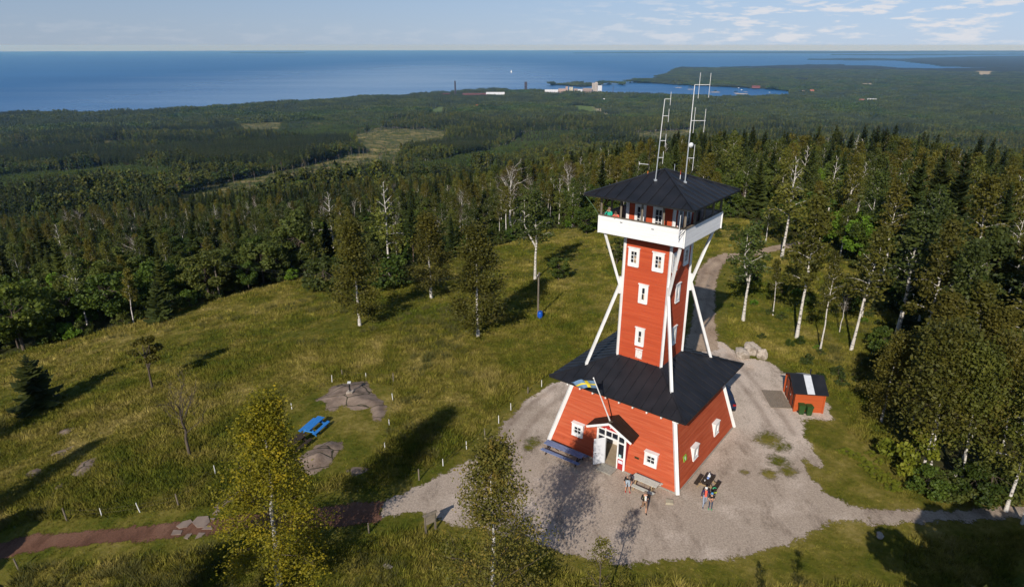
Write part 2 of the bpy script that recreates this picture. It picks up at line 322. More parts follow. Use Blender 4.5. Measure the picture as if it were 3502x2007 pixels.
LAND4 = P2([(1400,133),(1700,132.5),(2000,133.5),(2300,131.5),(2750,131.5)], LAKE_Z)+P2([(2750,126),(2300,126.5),(1900,128.5),(1560,130)], T_)
LAND5 = P2([(560,132.5),(700,133.2),(760,132.5)], LAKE_Z)+P2([(760,131),(600,131)], T_)
ALL_LAND = [MAIN]+ISLE+[LAND2, LAND3, LAND4, LAND5]
def is_land(x, y):
    r = np.hypot(x-CAM[0], y-CAM[1]) < 1900
    for p in ALL_LAND: r = r | inside(p, x, y)
    return r
MEADOW = P2([(-260,960),(0,885),(330,803),(560,738),(780,684),(850,700),(960,690),(1040,660),(1200,625),(1270,600),(1340,572),(1430,568),(1490,575),(1600,540),(1850,545),(1960,585),(2060,610),(2150,690),(2230,800),(2160,900),(2150,960),(2190,1040),(2235,1120),(2300,1200)])+[(21,-7),(30,-9.5),(32,-40),(-60,-42),(-75,-12)]
def field(top, bot, h=12): return P2(top)+[lift(at(*p), h)[:2] for p in bot]
CLEARED = [field([(440,490),(560,455),(700,425),(830,395),(905,378),(872,345),(930,323),(1060,320),(1120,333)], [(1100,345),(1010,365),(985,405),(920,430),(780,470),(640,490),(540,515),(450,530)], 11), field([(1560,330),(1760,316)], [(1700,350),(1590,352)], 8), field([(560,298),(660,288),(700,305)], [(690,318),(610,325)], 8)]
FIELDS = [field([(1052,274),(1085,266),(1115,265)], [(1114,276),(1085,283),(1055,279)]), field([(1130,274),(1160,268)], [(1178,266),(1140,279)]), field([(1415,263),(1480,264)], [(1498,275),(1430,272)]), field([(1292,292),(1330,292)], [(1330,299),(1292,299)]), field([(1965,195),(2010,194)], [(2010,198),(1965,198)]), field([(1490,283),(1550,285)],[(1550,291),(1490,289)])]
TANS = [field([(2135,207),(2172,207.5)], [(2176,210),(2138,210)]), field([(2422,181),(2462,181)], [(2462,185),(2424,185)]), field([(1478,264),(1500,272)], [(1502,276),(1484,268)])]
YOUNG = [P2(p) for p in ([(-100,455),(0,440),(300,408),(480,425),(380,470),(0,510),(-120,520)], [(600,330),(640,300),(900,293),(1000,300),(930,323),(860,345),(720,345)], [(930,420),(1100,400),(1300,330),(1500,320),(1380,360),(1200,420),(1050,450)])]
TALLST = [P2(p) for p in ([(225,408),(520,412),(700,405),(872,360),(860,345),(560,360),(240,385)], [(415,340),(520,335),(610,322),(600,312),(430,325)], [(965,380),(1060,392),(1165,388),(1240,352),(1100,352)], [(-50,415),(150,408),(240,395),(220,370),(-50,385)])]
CLOUDSHADE = [P2(p) for p in ([(560,262),(900,250),(1240,240),(1240,228),(1000,240),(700,258)], [(1000,252),(1240,250),(1240,243),(1030,246)])]  # cloud shadow by the chimney, imitated with stands of dark spruce

def build_terrain():
    r = np.concatenate([np.geomspace(6, 9000, 610), np.geomspace(9000, 46000, 90)[1:]])
    az = np.concatenate([np.linspace(-180, -50, 40)[:-1], np.linspace(-50, 50, 320), np.linspace(50, 180, 40)[1:-1]]); az = np.radians(az)
    Rg, A = np.meshgrid(r, az, indexing='ij'); x = CAM[0]+Rg*np.sin(A); y = CAM[1]+Rg*np.cos(A)
    z = land_z(x, y); land = is_land(x, y)
    z = np.where(land, np.where(Rg > 9000, z+12+8*vnoise(x, y, 700), z), -292.0)
    nr, na = x.shape
    v = np.stack([x, y, z], -1).reshape(-1, 3); i = np.arange(nr*na).reshape(nr, na)
    q = np.stack([i[:-1, :], np.roll(i, -1, 1)[:-1, :], np.roll(i, -1, 1)[1:, :], i[1:, :]], -1).reshape(-1, 4)
    v = np.vstack([v, [[CAM[0], CAM[1], gz(CAM[0], CAM[1])]]]); c = len(v)-1
    t = np.stack([np.full(na, c), np.roll(i[0], -1), i[0]], -1)
    me = mesh_np('ground', v, [q, t], [ground_mat()], smooth=True)
    zone = np.zeros((len(v), 4), np.float32); X, Y = v[:, 0], v[:, 1]; rho = np.hypot(X-CAM[0], Y-CAM[1])
    near = rho < 260
    zone[near, 0] = smooth(-3, 3, edgedist(MEADOW, X[near], Y[near])); zone[c, 0] = 1
    mid = (rho > 250) & (rho < 6500)
    for p in CLEARED: zone[mid, 1] = np.maximum(zone[mid, 1], smooth(-12, 12, edgedist(p, X[mid], Y[mid])))
    for p in FIELDS: zone[mid, 2] = np.maximum(zone[mid, 2], smooth(-25, 10, edgedist(p, X[mid], Y[mid])))
    mm = (rho > 420) & (rho < 2600); gp_ = vnoise(X[mm]+40, Y[mm]+77, 45); zone[mm, 1] = np.maximum(zone[mm, 1], .75*smooth(.33, .2, gp_))
    far = rho > 1500
    for p in TANS: zone[far, 3] = np.maximum(zone[far, 3], smooth(-20, 10, edgedist(p, X[far], Y[far])))
    a = me.attributes.new('zone', 'FLOAT_COLOR', 'POINT'); a.data.foreach_set('color', zone.ravel())
    tag(link('ground', me), 'wide wooded hillside falling from the meadow down to the lake shore', 'ground', kind='structure')
def nodes(m): return m.node_tree.nodes, m.node_tree.links
def noise(N, L, vec, s, d=5, ro=.6):
    t = N.new('ShaderNodeTexNoise'); t.inputs['Scale'].default_value = s; t.inputs['Detail'].default_value = d; t.inputs['Roughness'].default_value = ro; L.new(vec, t.inputs['Vector']); return t.outputs[0]
def ramp2(N, L, x, stops):
    r = N.new('ShaderNodeValToRGB'); e = r.color_ramp.elements
    e[0].position = stops[0][0]; e[0].color = (*stops[0][1], 1); e[1].position = stops[-1][0]; e[1].color = (*stops[-1][1], 1)
    for p, c in stops[1:-1]: k = e.new(p); k.color = (*c, 1)
    L.new(x, r.inputs[0]); return r.outputs[0]
def mixc(N, L, f, a, b):
    m = N.new('ShaderNodeMix'); m.data_type = 'RGBA'
    for s, v in ((0, f), (6, a), (7, b)):
        if hasattr(v, 'links'): L.new(v, m.inputs[s])
        else: m.inputs[s].default_value = v if s == 0 else (*v, 1)
    return m.outputs[2]
def mathn(N, L, op, a, b=0.0, c=None):
    o = N.new('ShaderNodeMath'); o.operation = op
    for i, v in enumerate((a, b, c)):
        if v is None: continue
        if hasattr(v, 'links'): L.new(v, o.inputs[i])
        else: o.inputs[i].default_value = v
    return o.outputs[0]
def meadow_colour(N, L, pos):
    """rough pasture: green, olive and straw patches, the same field of colour for the turf and its tufts"""
    big = noise(N, L, pos, .05, 4, .6); mid = noise(N, L, pos, .33, 5, .65); fine = noise(N, L, pos, 2.2, 4, .7)
    s = mathn(N, L, 'MULTIPLY_ADD', big, .55, mathn(N, L, 'MULTIPLY_ADD', mid, .6, mathn(N, L, 'MULTIPLY', fine, .25)))
    return ramp2(N, L, s, [(.50, (.042, .06, .007)), (.60, (.073, .085, .009)), (.68, (.11, .106, .014)), (.76, (.168, .142, .028)), (.88, (.28, .22, .07))])
def ground_mat():
    m = bpy.data.materials.new('hillside_turf'); m.use_nodes = True; N, L = nodes(m); b = N['Principled BSDF']; b.inputs['Roughness'].default_value = .95; b.inputs['Specular IOR Level'].default_value = .1
    pos = N.new('ShaderNodeNewGeometry').outputs['Position']
    at_ = N.new('ShaderNodeAttribute'); at_.attribute_name = 'zone'; sp = N.new('ShaderNodeSeparateColor'); L.new(at_.outputs['Color'], sp.inputs[0])
    floor = ramp2(N, L, noise(N, L, pos, .12, 6, .7), [(.35, (.022, .028, .008)), (.55, (.04, .042, .014)), (.7, (.07, .055, .025))])
    cleared = ramp2(N, L, noise(N, L, pos, .045, 6, .75), [(.38, (.05, .066, .016)), (.48, (.09, .095, .023)), (.55, (.18, .15, .05)), (.64, (.3, .23, .095))])
    fieldc = ramp2(N, L, noise(N, L, pos, .01, 4, .6), [(.3, (.1, .15, .03)), (.7, (.14, .17, .045))])
    c = mixc(N, L, sp.outputs[0], floor, meadow_colour(N, L, pos))
    c = mixc(N, L, sp.outputs[1], c, cleared); c = mixc(N, L, sp.outputs[2], c, fieldc); c = mixc(N, L, at_.outputs['Alpha'], c, (.42, .34, .22))
    L.new(c, b.inputs['Base Color'])
    bp = N.new('ShaderNodeBump'); bp.inputs['Strength'].default_value = .8; bp.inputs['Distance'].default_value = .15
    L.new(noise(N, L, pos, 1.6, 6, .75), bp.inputs['Height']); L.new(bp.outputs[0], b.inputs['Normal']); return m
def build_lake():
    n = 160; v = [(CAM[0], CAM[1]+9000, LAKE_Z)]+[(CAM[0]+41500*math.cos(2*math.pi*k/n), CAM[1]+41500*math.sin(2*math.pi*k/n), LAKE_Z) for k in range(n)]
    mb = MB(); mb.add(v, [(0, 1+k, 1+(k+1) % n) for k in range(n)])
    m = bpy.data.materials.new('lake_water'); m.use_nodes = True; N, L = nodes(m); b = N['Principled BSDF']
    b.inputs['Roughness'].default_value = .35; b.inputs['IOR'].default_value = 1.33; b.inputs['Specular IOR Level'].default_value = .35
    pos = N.new('ShaderNodeNewGeometry').outputs['Position']
    mp = N.new('ShaderNodeMapping'); mp.inputs['Scale'].default_value = (.00022, .0009, 1); L.new(pos, mp.inputs[0])
    L.new(ramp2(N, L, noise(N, L, mp.outputs[0], 1.0, 6, .6), [(.35, WATER1), (.68, WATER2)]), b.inputs['Base Color'])
    c0 = at(960, 205, LAKE_Z); sb = N.new('ShaderNodeVectorMath'); sb.operation = 'SUBTRACT'; L.new(pos, sb.inputs[0]); sb.inputs[1].default_value = tuple(c0)
    ms = N.new('ShaderNodeMapping'); ms.inputs['Scale'].default_value = (1/1900, 1/6500, 0); L.new(sb.outputs[0], ms.inputs[0]); ln_ = N.new('ShaderNodeVectorMath'); ln_.operation = 'LENGTH'; L.new(ms.outputs[0], ln_.inputs[0])
    cm_ = N.new('ShaderNodeMapRange'); cm_.clamp = True; cm_.interpolation_type = 'SMOOTHSTEP'; cm_.inputs[1].default_value = 1.5; cm_.inputs[2].default_value = .0; L.new(mathn(N, L, 'ADD', ln_.outputs['Value'], mathn(N, L, 'MULTIPLY', mathn(N, L, 'SUBTRACT', noise(N, L, mp.outputs[0], 2.0, 5, .6), .5), 1.2)), cm_.inputs[0])
    L.new(mathn(N, L, 'MULTIPLY_ADD', cm_.outputs[0], .95, .12), b.inputs['Specular IOR Level']); L.new(mathn(N, L, 'MULTIPLY_ADD', cm_.outputs[0], -.2, .38), b.inputs['Roughness'])
    mp2 = N.new('ShaderNodeMapping'); mp2.inputs['Scale'].default_value = (.05, .09, 1); L.new(pos, mp2.inputs[0])
    bp = N.new('ShaderNodeBump'); bp.inputs['Distance'].default_value = 4.0; L.new(mathn(N, L, 'MULTIPLY_ADD', cm_.outputs[0], -.5, .62), bp.inputs['Strength'])
    L.new(noise(N, L, mp2.outputs[0], 1.0, 8, .7), bp.inputs['Height']); L.new(bp.outputs[0], b.inputs['Normal'])
    tag(mb.build('lake', m), 'broad blue lake stretching to the horizon behind the forest', 'lake', kind='structure')
WATER1 = (.008, .085, .25); WATER2 = (.016, .115, .31)
build_terrain(); build_lake()

# ------------------------------------------------------------------ gravel, road and path sheets with ragged edges
def gravel_mat(name, stops, scale, holes=True, rag=.9, patch=True):
    m = bpy.data.materials.new(name); m.use_nodes = True; N, L = nodes(m); b = N['Principled BSDF']; b.inputs['Roughness'].default_value = .95; b.inputs['Specular IOR Level'].default_value = .12
    pos = N.new('ShaderNodeNewGeometry').outputs['Position']
    a = N.new('ShaderNodeAttribute'); a.attribute_name = 'edge'; fx = N.new('ShaderNodeAttribute'); fx.attribute_name = 'tone'
    base = mathn(N, L, 'ADD', mathn(N, L, 'MULTIPLY', noise(N, L, pos, .28, 5, .6), .8), mathn(N, L, 'MULTIPLY', fx.outputs['Fac'], .3))
    col = ramp2(N, L, base, stops)
    grain = ramp2(N, L, noise(N, L, pos, scale, 3, .8), [(.3, (.62, .62, .62)), (.5, (1, 1, 1)), (.72, (1.3, 1.3, 1.3))])
    mx = N.new('ShaderNodeMix'); mx.data_type = 'RGBA'; mx.blend_type = 'MULTIPLY'; mx.inputs[0].default_value = 1; L.new(col, mx.inputs[6]); L.new(grain, mx.inputs[7])
    st = N.new('ShaderNodeMapping'); L.new(pos, st.inputs[0]); st.inputs['Scale'].default_value = (.9, .35, 1)
    stain = ramp2(N, L, noise(N, L, st.outputs[0], .7, 6, .75), [(.36, (.62, .6, .58)), (.48, (1, 1, 1))])
    mx2 = N.new('ShaderNodeMix'); mx2.data_type = 'RGBA'; mx2.blend_type = 'MULTIPLY'; mx2.inputs[0].default_value = .8; L.new(mx.outputs[2], mx2.inputs[6]); L.new(stain, mx2.inputs[7])
    ra = N.new('ShaderNodeAttribute'); ra.attribute_name = 'rut'
    rk = mathn(N, L, 'MULTIPLY', ra.outputs['Fac'], mathn(N, L, 'MULTIPLY', .9, noise(N, L, pos, .8, 5, .75)))
    L.new(mixc(N, L, rk, mx2.outputs[2], (.19, .135, .1)), b.inputs['Base Color'])
    bp = N.new('ShaderNodeBump'); bp.inputs['Strength'].default_value = .5; bp.inputs['Distance'].default_value = .03; L.new(noise(N, L, pos, scale*1.3, 3, .7), bp.inputs['Height']); L.new(bp.outputs[0], b.inputs['Normal'])
    rn = mathn(N, L, 'ADD', mathn(N, L, 'MULTIPLY', mathn(N, L, 'SUBTRACT', noise(N, L, pos, .9, 6, .75), .5), rag*2.2), mathn(N, L, 'MULTIPLY', mathn(N, L, 'SUBTRACT', noise(N, L, pos, 5, 4, .8), .5), rag))
    s = mathn(N, L, 'ADD', a.outputs['Fac'], rn)
    mr = N.new('ShaderNodeMapRange'); mr.clamp = True; mr.inputs[1].default_value = -.04; mr.inputs[2].default_value = .1; L.new(s, mr.inputs[0])
    pa = N.new('ShaderNodeAttribute'); pa.attribute_name = 'weeds'; fn = mathn(N, L, 'ADD', mathn(N, L, 'MULTIPLY', noise(N, L, pos, 2.6, 6, .8), 1.1), mathn(N, L, 'MULTIPLY', noise(N, L, pos, .7, 3, .6), .6))
    pm = N.new('ShaderNodeMapRange'); pm.clamp = True; pm.inputs[1].default_value = 1.36; pm.inputs[2].default_value = 1.72; pm.inputs[3].default_value = 1; pm.inputs[4].default_value = 0; L.new(mathn(N, L, 'ADD', pa.outputs['Fac'], fn), pm.inputs[0])
    L.new(mathn(N, L, 'MULTIPLY', mr.outputs[0], pm.outputs[0]), b.inputs['Alpha']); return m
def linedist(ln, x, y):
    d = np.full(x.shape, 1e9)
    for a, b in zip(ln[:-1], ln[1:]):
        a = np.array(a[:2]); b = np.array(b[:2]); ab = b-a; t = np.clip(((x-a[0])*ab[0]+(y-a[1])*ab[1])/max(ab@ab, 1e-9), 0, 1); d = np.minimum(d, np.hypot(x-a[0]-t*ab[0], y-a[1]-t*ab[1]))
    return d
def twin(ln, off=.78):
    out = []
    for s in (-1, 1):
        o = []
        for i, q in enumerate(ln):
            a = np.array(ln[max(i-1, 0)][:2]); b = np.array(ln[min(i+1, len(ln)-1)][:2]); t = (b-a)/np.linalg.norm(b-a); o.append((q[0]-t[1]*off*s, q[1]+t[0]*off*s))
        out.append(o)
    return out
def sheet(name, poly, m, label, cat, cell=.25, dz=.02, holes=(), tone=None, ruts=()):
    xs = [p[0] for p in poly]; ys = [p[1] for p in poly]; x0, x1, y0, y1 = min(xs)-1, max(xs)+1, min(ys)-1, max(ys)+1
    nx = int((x1-x0)/cell)+2; ny = int((y1-y0)/cell)+2; X, Y = np.meshgrid(np.linspace(x0, x1, nx), np.linspace(y0, y1, ny), indexing='ij')
    e = edgedist(poly, X, Y); ee = e.copy()
    wd = .5*np.exp(-(np.maximum(e, 0)/.9)**2)*.5; rt = np.zeros(X.shape)
    for (hx, hy, hr) in holes: wd = np.maximum(wd, .95*np.exp(-(np.hypot(X-hx, Y-hy)/hr)**2*.7))
    for ln in ruts: rt = np.maximum(rt, np.exp(-(linedist(ln, X, Y)/.3)**2))
    Z = land_z(X, Y)+dz; i = np.arange(nx*ny).reshape(nx, ny)
    ok = (np.minimum(np.minimum(e[:-1, :-1], e[1:, :-1]), np.minimum(e[1:, 1:], e[:-1, 1:])) > -1.0)
    q = np.stack([i[:-1, :-1], i[1:, :-1], i[1:, 1:], i[:-1, 1:]], -1)[ok]; used = np.unique(q); mp = np.full(nx*ny, -1); mp[used] = np.arange(len(used))
    v = np.stack([X, Y, Z], -1).reshape(-1, 3)[used]; me = mesh_np(name, v, [mp[q]], [m], smooth=True)
    me.attributes.new('edge', 'FLOAT', 'POINT').data.foreach_set('value', ee.ravel()[used].astype(np.float32))
    me.attributes.new('weeds', 'FLOAT', 'POINT').data.foreach_set('value', wd.ravel()[used].astype(np.float32)); me.attributes.new('rut', 'FLOAT', 'POINT').data.foreach_set('value', rt.ravel()[used].astype(np.float32))
    tn = (tone(v[:, 0], v[:, 1]) if tone else np.full(len(v), .5)).astype(np.float32); me.attributes.new('tone', 'FLOAT', 'POINT').data.foreach_set('value', tn)
    return tag(link(name, me), label, cat, kind='structure')
YARD = P2([(945,1248),(1040,1205),(1090,1182),(1165,1142),(1222,1088),(1262,1040),(1308,992),(1372,952),(1408,938)], 0)+[(0, 15.5), (4.5, 18)]+P2([(1700,862),(1775,845),(1800,852),(1835,885),(1905,895),(1945,925),(2055,1005),(2068,1042),(1988,1040),(1995,1080),(2040,1150),(2036,1166),(1997,1140),(2010,1182),(2050,1222),(2110,1257),(2160,1266),(2165,1300),(2060,1290),(2040,1312),(1960,1347),(1880,1372),(1800,1387),(1640,1393),(1560,1402),(1480,1394),(1400,1372),(1310,1342),(1190,1312),(1130,1302),(1080,1282),(1000,1268),(935,1290)], 0)
ROADP = P2([(1688,865),(1722,800),(1722,740),(1722,700),(1735,665),(1765,638),(1800,628),(1830,632)])[0:]+P2([(1815,645),(1792,655),(1778,690),(1773,740),(1775,790),(1776,850)])
ROADP = P2([(1690,880),(1712,820),(1722,760),(1722,715),(1733,670),(1760,642),(1797,629),(1850,628),(1950,605),(2010,598)])+P2([(2012,606),(1960,616),(1860,640),(1812,645),(1792,660),(1779,690),(1774,740),(1775,800),(1782,868)])
PATHR = P2([(2150,1264),(2240,1268),(2330,1266),(2420,1260),(2541,1256),(2700,1250)], 0)+P2([(2700,1275),(2541,1284),(2400,1292),(2300,1296),(2160,1303)], 0)
PATHL = P2([(-250,1400),(-60,1360),(0,1345),(90,1325),(200,1318),(330,1308),(430,1298),(560,1284),(700,1268),(850,1252),(955,1242)])+P2([(945,1292),(850,1306),(700,1312),(570,1316),(480,1330),(400,1338),(250,1350),(120,1362),(40,1376),(-40,1402),(-250,1450)])
grey = [(.42, (.39, .315, .25)), (.55, (.51, .42, .345)), (.68, (.57, .47, .39)), (.85, (.59, .43, .31))]
RUTS = twin(P2([(1395,965),(1335,1008),(1285,1060),(1250,1112),(1236,1170)], 0))+twin(P2([(1300,985),(1262,1032),(1240,1090)], 0), .3)+twin(P2([(1790,880),(1850,945),(1905,1010),(1945,1075)], 0))
holes = [(10.1, -.9, 1.7), (10.6, -1.8, 1.2), (9.6, -3.8, 1.2), (9.9, -5.0, 1.0), (8.4, -5.4, .8), (6.6, -5.2, .5), (-9.0, -1.2, .9), (-9.4, -2.0, .7), (-13.2, -9.6, .5), (-11.3, -11.3, .5), (-12.0, -10.2, .4), (1.8, -15.6, .7), (4.6, -14.8, .6), (7.5, -14.0, .5)]
sheet('gravel_yard', YARD, gravel_mat('yard_gravel', grey, 9), 'grey gravel yard round the red lookout tower with worn grass edges', 'gravel yard', .22, .02, holes, tone=lambda x, y: smooth(-4, 6, y+.35*x)*.75, ruts=RUTS)
sheet('gravel_road', ROADP, gravel_mat('road_gravel', [(.4, (.32, .225, .155)), (.6, (.42, .31, .22)), (.8, (.48, .36, .26))], 9), 'pale dirt road curving away behind the tower', 'road', .3, .03, ruts=twin(P2([(1712,820),(1735,760),(1748,710),(1762,668),(1800,636)])))
sheet('gravel_path', PATHR, gravel_mat('path_gravel', [(.4, (.3, .235, .185)), (.6, (.4, .325, .26)), (.8, (.45, .37, .3))], 9), 'narrow gravel path leaving the yard to the right under the birches', 'path', .22, .026)
sheet('red_path', PATHL, gravel_mat('path_red_gravel', [(.4, (.11, .052, .034)), (.6, (.155, .078, .05)), (.8, (.2, .11, .075))], 11, rag=.8), 'reddish gravel footpath crossing the lower left grass', 'path', .22, .026)

# ------------------------------------------------------------------ rock outcrops
def rock_mat(name, c1, c2, c3):
    m = bpy.data.materials.new(name); m.use_nodes = True; N, L = nodes(m); b = N['Principled BSDF']; b.inputs['Roughness'].default_value = .9; b.inputs['Specular IOR Level'].default_value = .15
    pos = N.new('ShaderNodeNewGeometry').outputs['Position']; c = ramp2(N, L, noise(N, L, pos, .8, 7, .7), [(.35, c1), (.5, c2), (.66, c3)])
    mp = N.new('ShaderNodeMapping'); L.new(pos, mp.inputs[0]); mp.inputs['Rotation'].default_value = (0, 0, .5); mp.inputs['Scale'].default_value = (.38, .75, .6)
    vo = N.new('ShaderNodeTexVoronoi'); vo.feature = 'DISTANCE_TO_EDGE'; vo.inputs['Scale'].default_value = 1.0
    dn = N.new('ShaderNodeMix'); dn.data_type = 'VECTOR'; dn.inputs[0].default_value = .14; L.new(mp.outputs[0], dn.inputs[4])
    nz = N.new('ShaderNodeTexNoise'); nz.inputs['Scale'].default_value = 1.3; nz.inputs['Detail'].default_value = 5; L.new(pos, nz.inputs['Vector']); L.new(nz.outputs['Color'], dn.inputs[5]); L.new(dn.outputs[1], vo.inputs['Vector'])
    k = N.new('ShaderNodeMapRange'); k.clamp = True; k.inputs[1].default_value = .006; k.inputs[2].default_value = .03; L.new(vo.outputs['Distance'], k.inputs[0])
    L.new(mixc(N, L, k.outputs[0], (.035, .035, .018), c), b.inputs['Base Color'])
    bp = N.new('ShaderNodeBump'); bp.inputs['Strength'].default_value = .7; bp.inputs['Distance'].default_value = .08; L.new(mathn(N, L, 'ADD', mathn(N, L, 'MULTIPLY', k.outputs[0], .5), noise(N, L, pos, 3, 6, .7)), bp.inputs['Height']); L.new(bp.outputs[0], b.inputs['Normal'])
    a = N.new('ShaderNodeAttribute'); a.attribute_name = 'edge'
    s = mathn(N, L, 'ADD', a.outputs['Fac'], mathn(N, L, 'MULTIPLY', mathn(N, L, 'SUBTRACT', noise(N, L, pos, 1.6, 6, .8), .5), 2.2))
    mr = N.new('ShaderNodeMapRange'); mr.clamp = True; mr.inputs[1].default_value = -.03; mr.inputs[2].default_value = .03; L.new(s, mr.inputs[0]); L.new(mr.outputs[0], b.inputs['Alpha']); return m
M['rock'] = rock_mat('red_grey_rock', (.14, .1, .075), (.22, .162, .125), (.3, .228, .175))
M['boulder'] = mat('pale_boulder', (.36, .3, .25), (.22, .18, .14), 1.6, .9, .5, .2, c3=(.42, .36, .3))
M['flag'] = mat('flagstone', (.26, .2, .16), (.19, .145, .12), 1.6, .9, .5, .2)
ROCKS = []
def outcrop(pts, hmax, label):
    poly = P2(pts); ROCKS.append(poly); xs = [p[0] for p in poly]; ys = [p[1] for p in poly]; cell = .16
    X, Y = np.meshgrid(np.arange(min(xs)-.5, max(xs)+.5, cell), np.arange(min(ys)-.5, max(ys)+.5, cell), indexing='ij'); e = edgedist(poly, X, Y)
    Z = land_z(X, Y)-.06+hmax*smooth(-.4, 1.6, e)*(.6+.6*vnoise(X, Y, 1.1))+.05*vnoise(X+50, Y, .4)
    i = np.arange(X.size).reshape(X.shape); ok = e[:-1, :-1] > -.45; q = np.stack([i[:-1, :-1], i[1:, :-1], i[1:, 1:], i[:-1, 1:]], -1)[ok]; used = np.unique(q); mp = np.full(X.size, -1); mp[used] = np.arange(len(used))
    me = mesh_np('rock_outcrop', np.stack([X, Y, Z], -1).reshape(-1, 3)[used], [mp[q]], [M['rock']], smooth=True)
    me.attributes.new('edge', 'FLOAT', 'POINT').data.foreach_set('value', e.ravel()[used].astype(np.float32))
    tag(link('rock_outcrop', me), label, 'rock', 'bedrock showing through the meadow')
def RA(x, y): return ((900+x/2.08)*2541/IW, (1150+y/2.08)*1456/IH)
def RB(x, y): return (x/2.0592*2541/IW, (1300+y/2.0592)*1456/IH)
outcrop([RA(*p) for p in [(365,450),(440,415),(480,360),(560,335),(660,318),(745,315),(770,380),(820,430),(880,480),(870,560),(830,612),(770,590),(760,510),(690,530),(620,525),(560,495),(500,545),(440,520),(450,480)]], .4, 'large cracked reddish bedrock hump carrying the short viewing post')
outcrop([RA(*p) for p in [(235,870),(300,830),(380,775),(470,745),(570,750),(560,800),(500,870),(470,930),(400,960),(330,990),(270,960)]], .5, 'furrowed bedrock knoll right behind the yellow birch, below the dark picnic table')
outcrop([RA(*p) for p in [(585,960),(640,920),(750,915),(770,950),(700,990),(600,1000)]], .25, 'low bedrock patch lying in tree shadow beside the fence')
outcrop([RB(*p) for p in [(500,670),(560,580),(650,545),(690,540),(650,610),(600,680),(540,690)]], .35, 'grey bedrock tongue half in shadow at the lower left')
outcrop([RB(*p) for p in [(150,670),(220,620),(320,610),(310,650),(220,680)]], .25, 'pale flat bedrock in dry grass at the far lower left')
outcrop([RB(*p) for p in [(300,545),(380,500),(540,450),(450,530)]], .2, 'thin streak of bedrock above the dry grass at the lower left')
outcrop([RB(*p) for p in [(385,385),(440,345),(530,332),(490,375),(420,390)]], .4, 'dark bedrock ledge beyond the lower left dry grass')
outcrop([RB(*p) for p in [(330,800),(440,700),(470,715),(420,770),(350,850)]], .25, 'narrow bedrock strip leading down to the left fence')
outcrop([RB(*p) for p in [(1480,965),(1475,900),(1530,840),(1640,770),(1720,728),(1760,760),(1700,850),(1590,900),(1560,965)]], .12, 'worn bedrock steps running from the path up behind the yellow birch')
def slab(pts, label):
    p = [at(*RB(*q)) for q in pts]; mb = MB(); c = sum(p)/len(p)
    lo = [Vector((q[0], q[1], gz(q[0], q[1])-.02)) for q in p]; hi = [Vector((v.x+(c[0]-v.x)*.03, v.y+(c[1]-v.y)*.03, v.z+.085)) for v in lo]; n = len(p)
    mb.add(lo+hi, [tuple(range(n, 2*n))]+[(i, (i+1) % n, n+(i+1) % n, n+i) for i in range(n)])
    tag(mb.build('flagstone', M['flag']), label, 'flagstone', 'flagstones set across the red path')
for pts, lb in [([(1240,1030),(1290,995),(1345,982),(1358,1000),(1320,1035),(1262,1046)], 'long flagstone on the left of the paving across the red path'), ([(1352,1003),(1390,962),(1468,957),(1482,1000),(1440,1036),(1390,1042)], 'largest flagstone of the paving across the red path'), ([(1420,1052),(1450,1026),(1490,1027),(1496,1052)], 'small right-hand flagstone on the edge of the red path'), ([(1204,1092),(1222,1055),(1288,1060),(1274,1088)], 'four-sided flagstone at the near left corner of the path paving'), ([(1294,1112),(1318,1084),(1356,1080),(1322,1120)], 'smallest flagstone in the grass below the red path'), ([(1374,1118),(1400,1075),(1450,1076),(1420,1102)], 'flagstone nearest the camera in the grass below the red path'), ([(1480,975),(1520,972),(1506,988)], 'tiny flagstone between the path paving and the bedrock steps')]: slab(pts, lb)
def boulder(p, d, seed, label, group=None, m='boulder'):
    rg = np.random.default_rng(seed); bm = bmesh.new(); bmesh.ops.create_icosphere(bm, subdivisions=4, radius=1)
    dirs = rg.normal(size=(14, 3)); dirs /= np.linalg.norm(dirs, axis=1)[:, None]; offs = rg.uniform(.62, .95, 14)
    for v in bm.verts:
        n = np.array(v.co); k = 1.0
        for dd, of in zip(dirs, offs):
            t = n@dd
            if t > 1e-3: k = min(k, of/t)
        k *= 1+.05*math.sin(9*n[0]+seed)*math.sin(8*n[1])+.04*rg.normal()*.4
        v.co = Vector((n[0]*k*d[0], n[1]*k*d[1], n[2]*k*d[2]))
    me = bpy.data.meshes.new('boulder'); bm.to_mesh(me); bm.free(); me.materials.append(M[m])
    o = link('boulder', me, None, (p[0], p[1], gz(p[0], p[1])+d[2]*.45)); o.rotation_euler = (0, 0, seed); return tag(o, label, 'boulder', group)
G = 'boulders beside the road behind the tower'
boulder((14.1, 14.9), (1.1, .85, .85), 3, 'largest pale boulder by the bend of the dirt road', G)
boulder((12.75, 14.1), (1.0, .75, .6), 5, 'low whitish boulder left in the group by the dirt road', G)
boulder((14.75, 13.85), (.7, .6, .75), 8, 'upright pale boulder right in the group by the dirt road', G)
b = at(2182, 1330, 0); boulder(b, (.35, .25, .2), 4, 'small whitish stone on the grass near the right-hand path')
b = at(*((1200+265/2.117)*.7256 for _ in [0]), 1935*.7254) if False else at(962, 1405, 0)
boulder(b, (.32, .2, .12), 6, 'pale broken stone in the rough grass at the bottom edge')
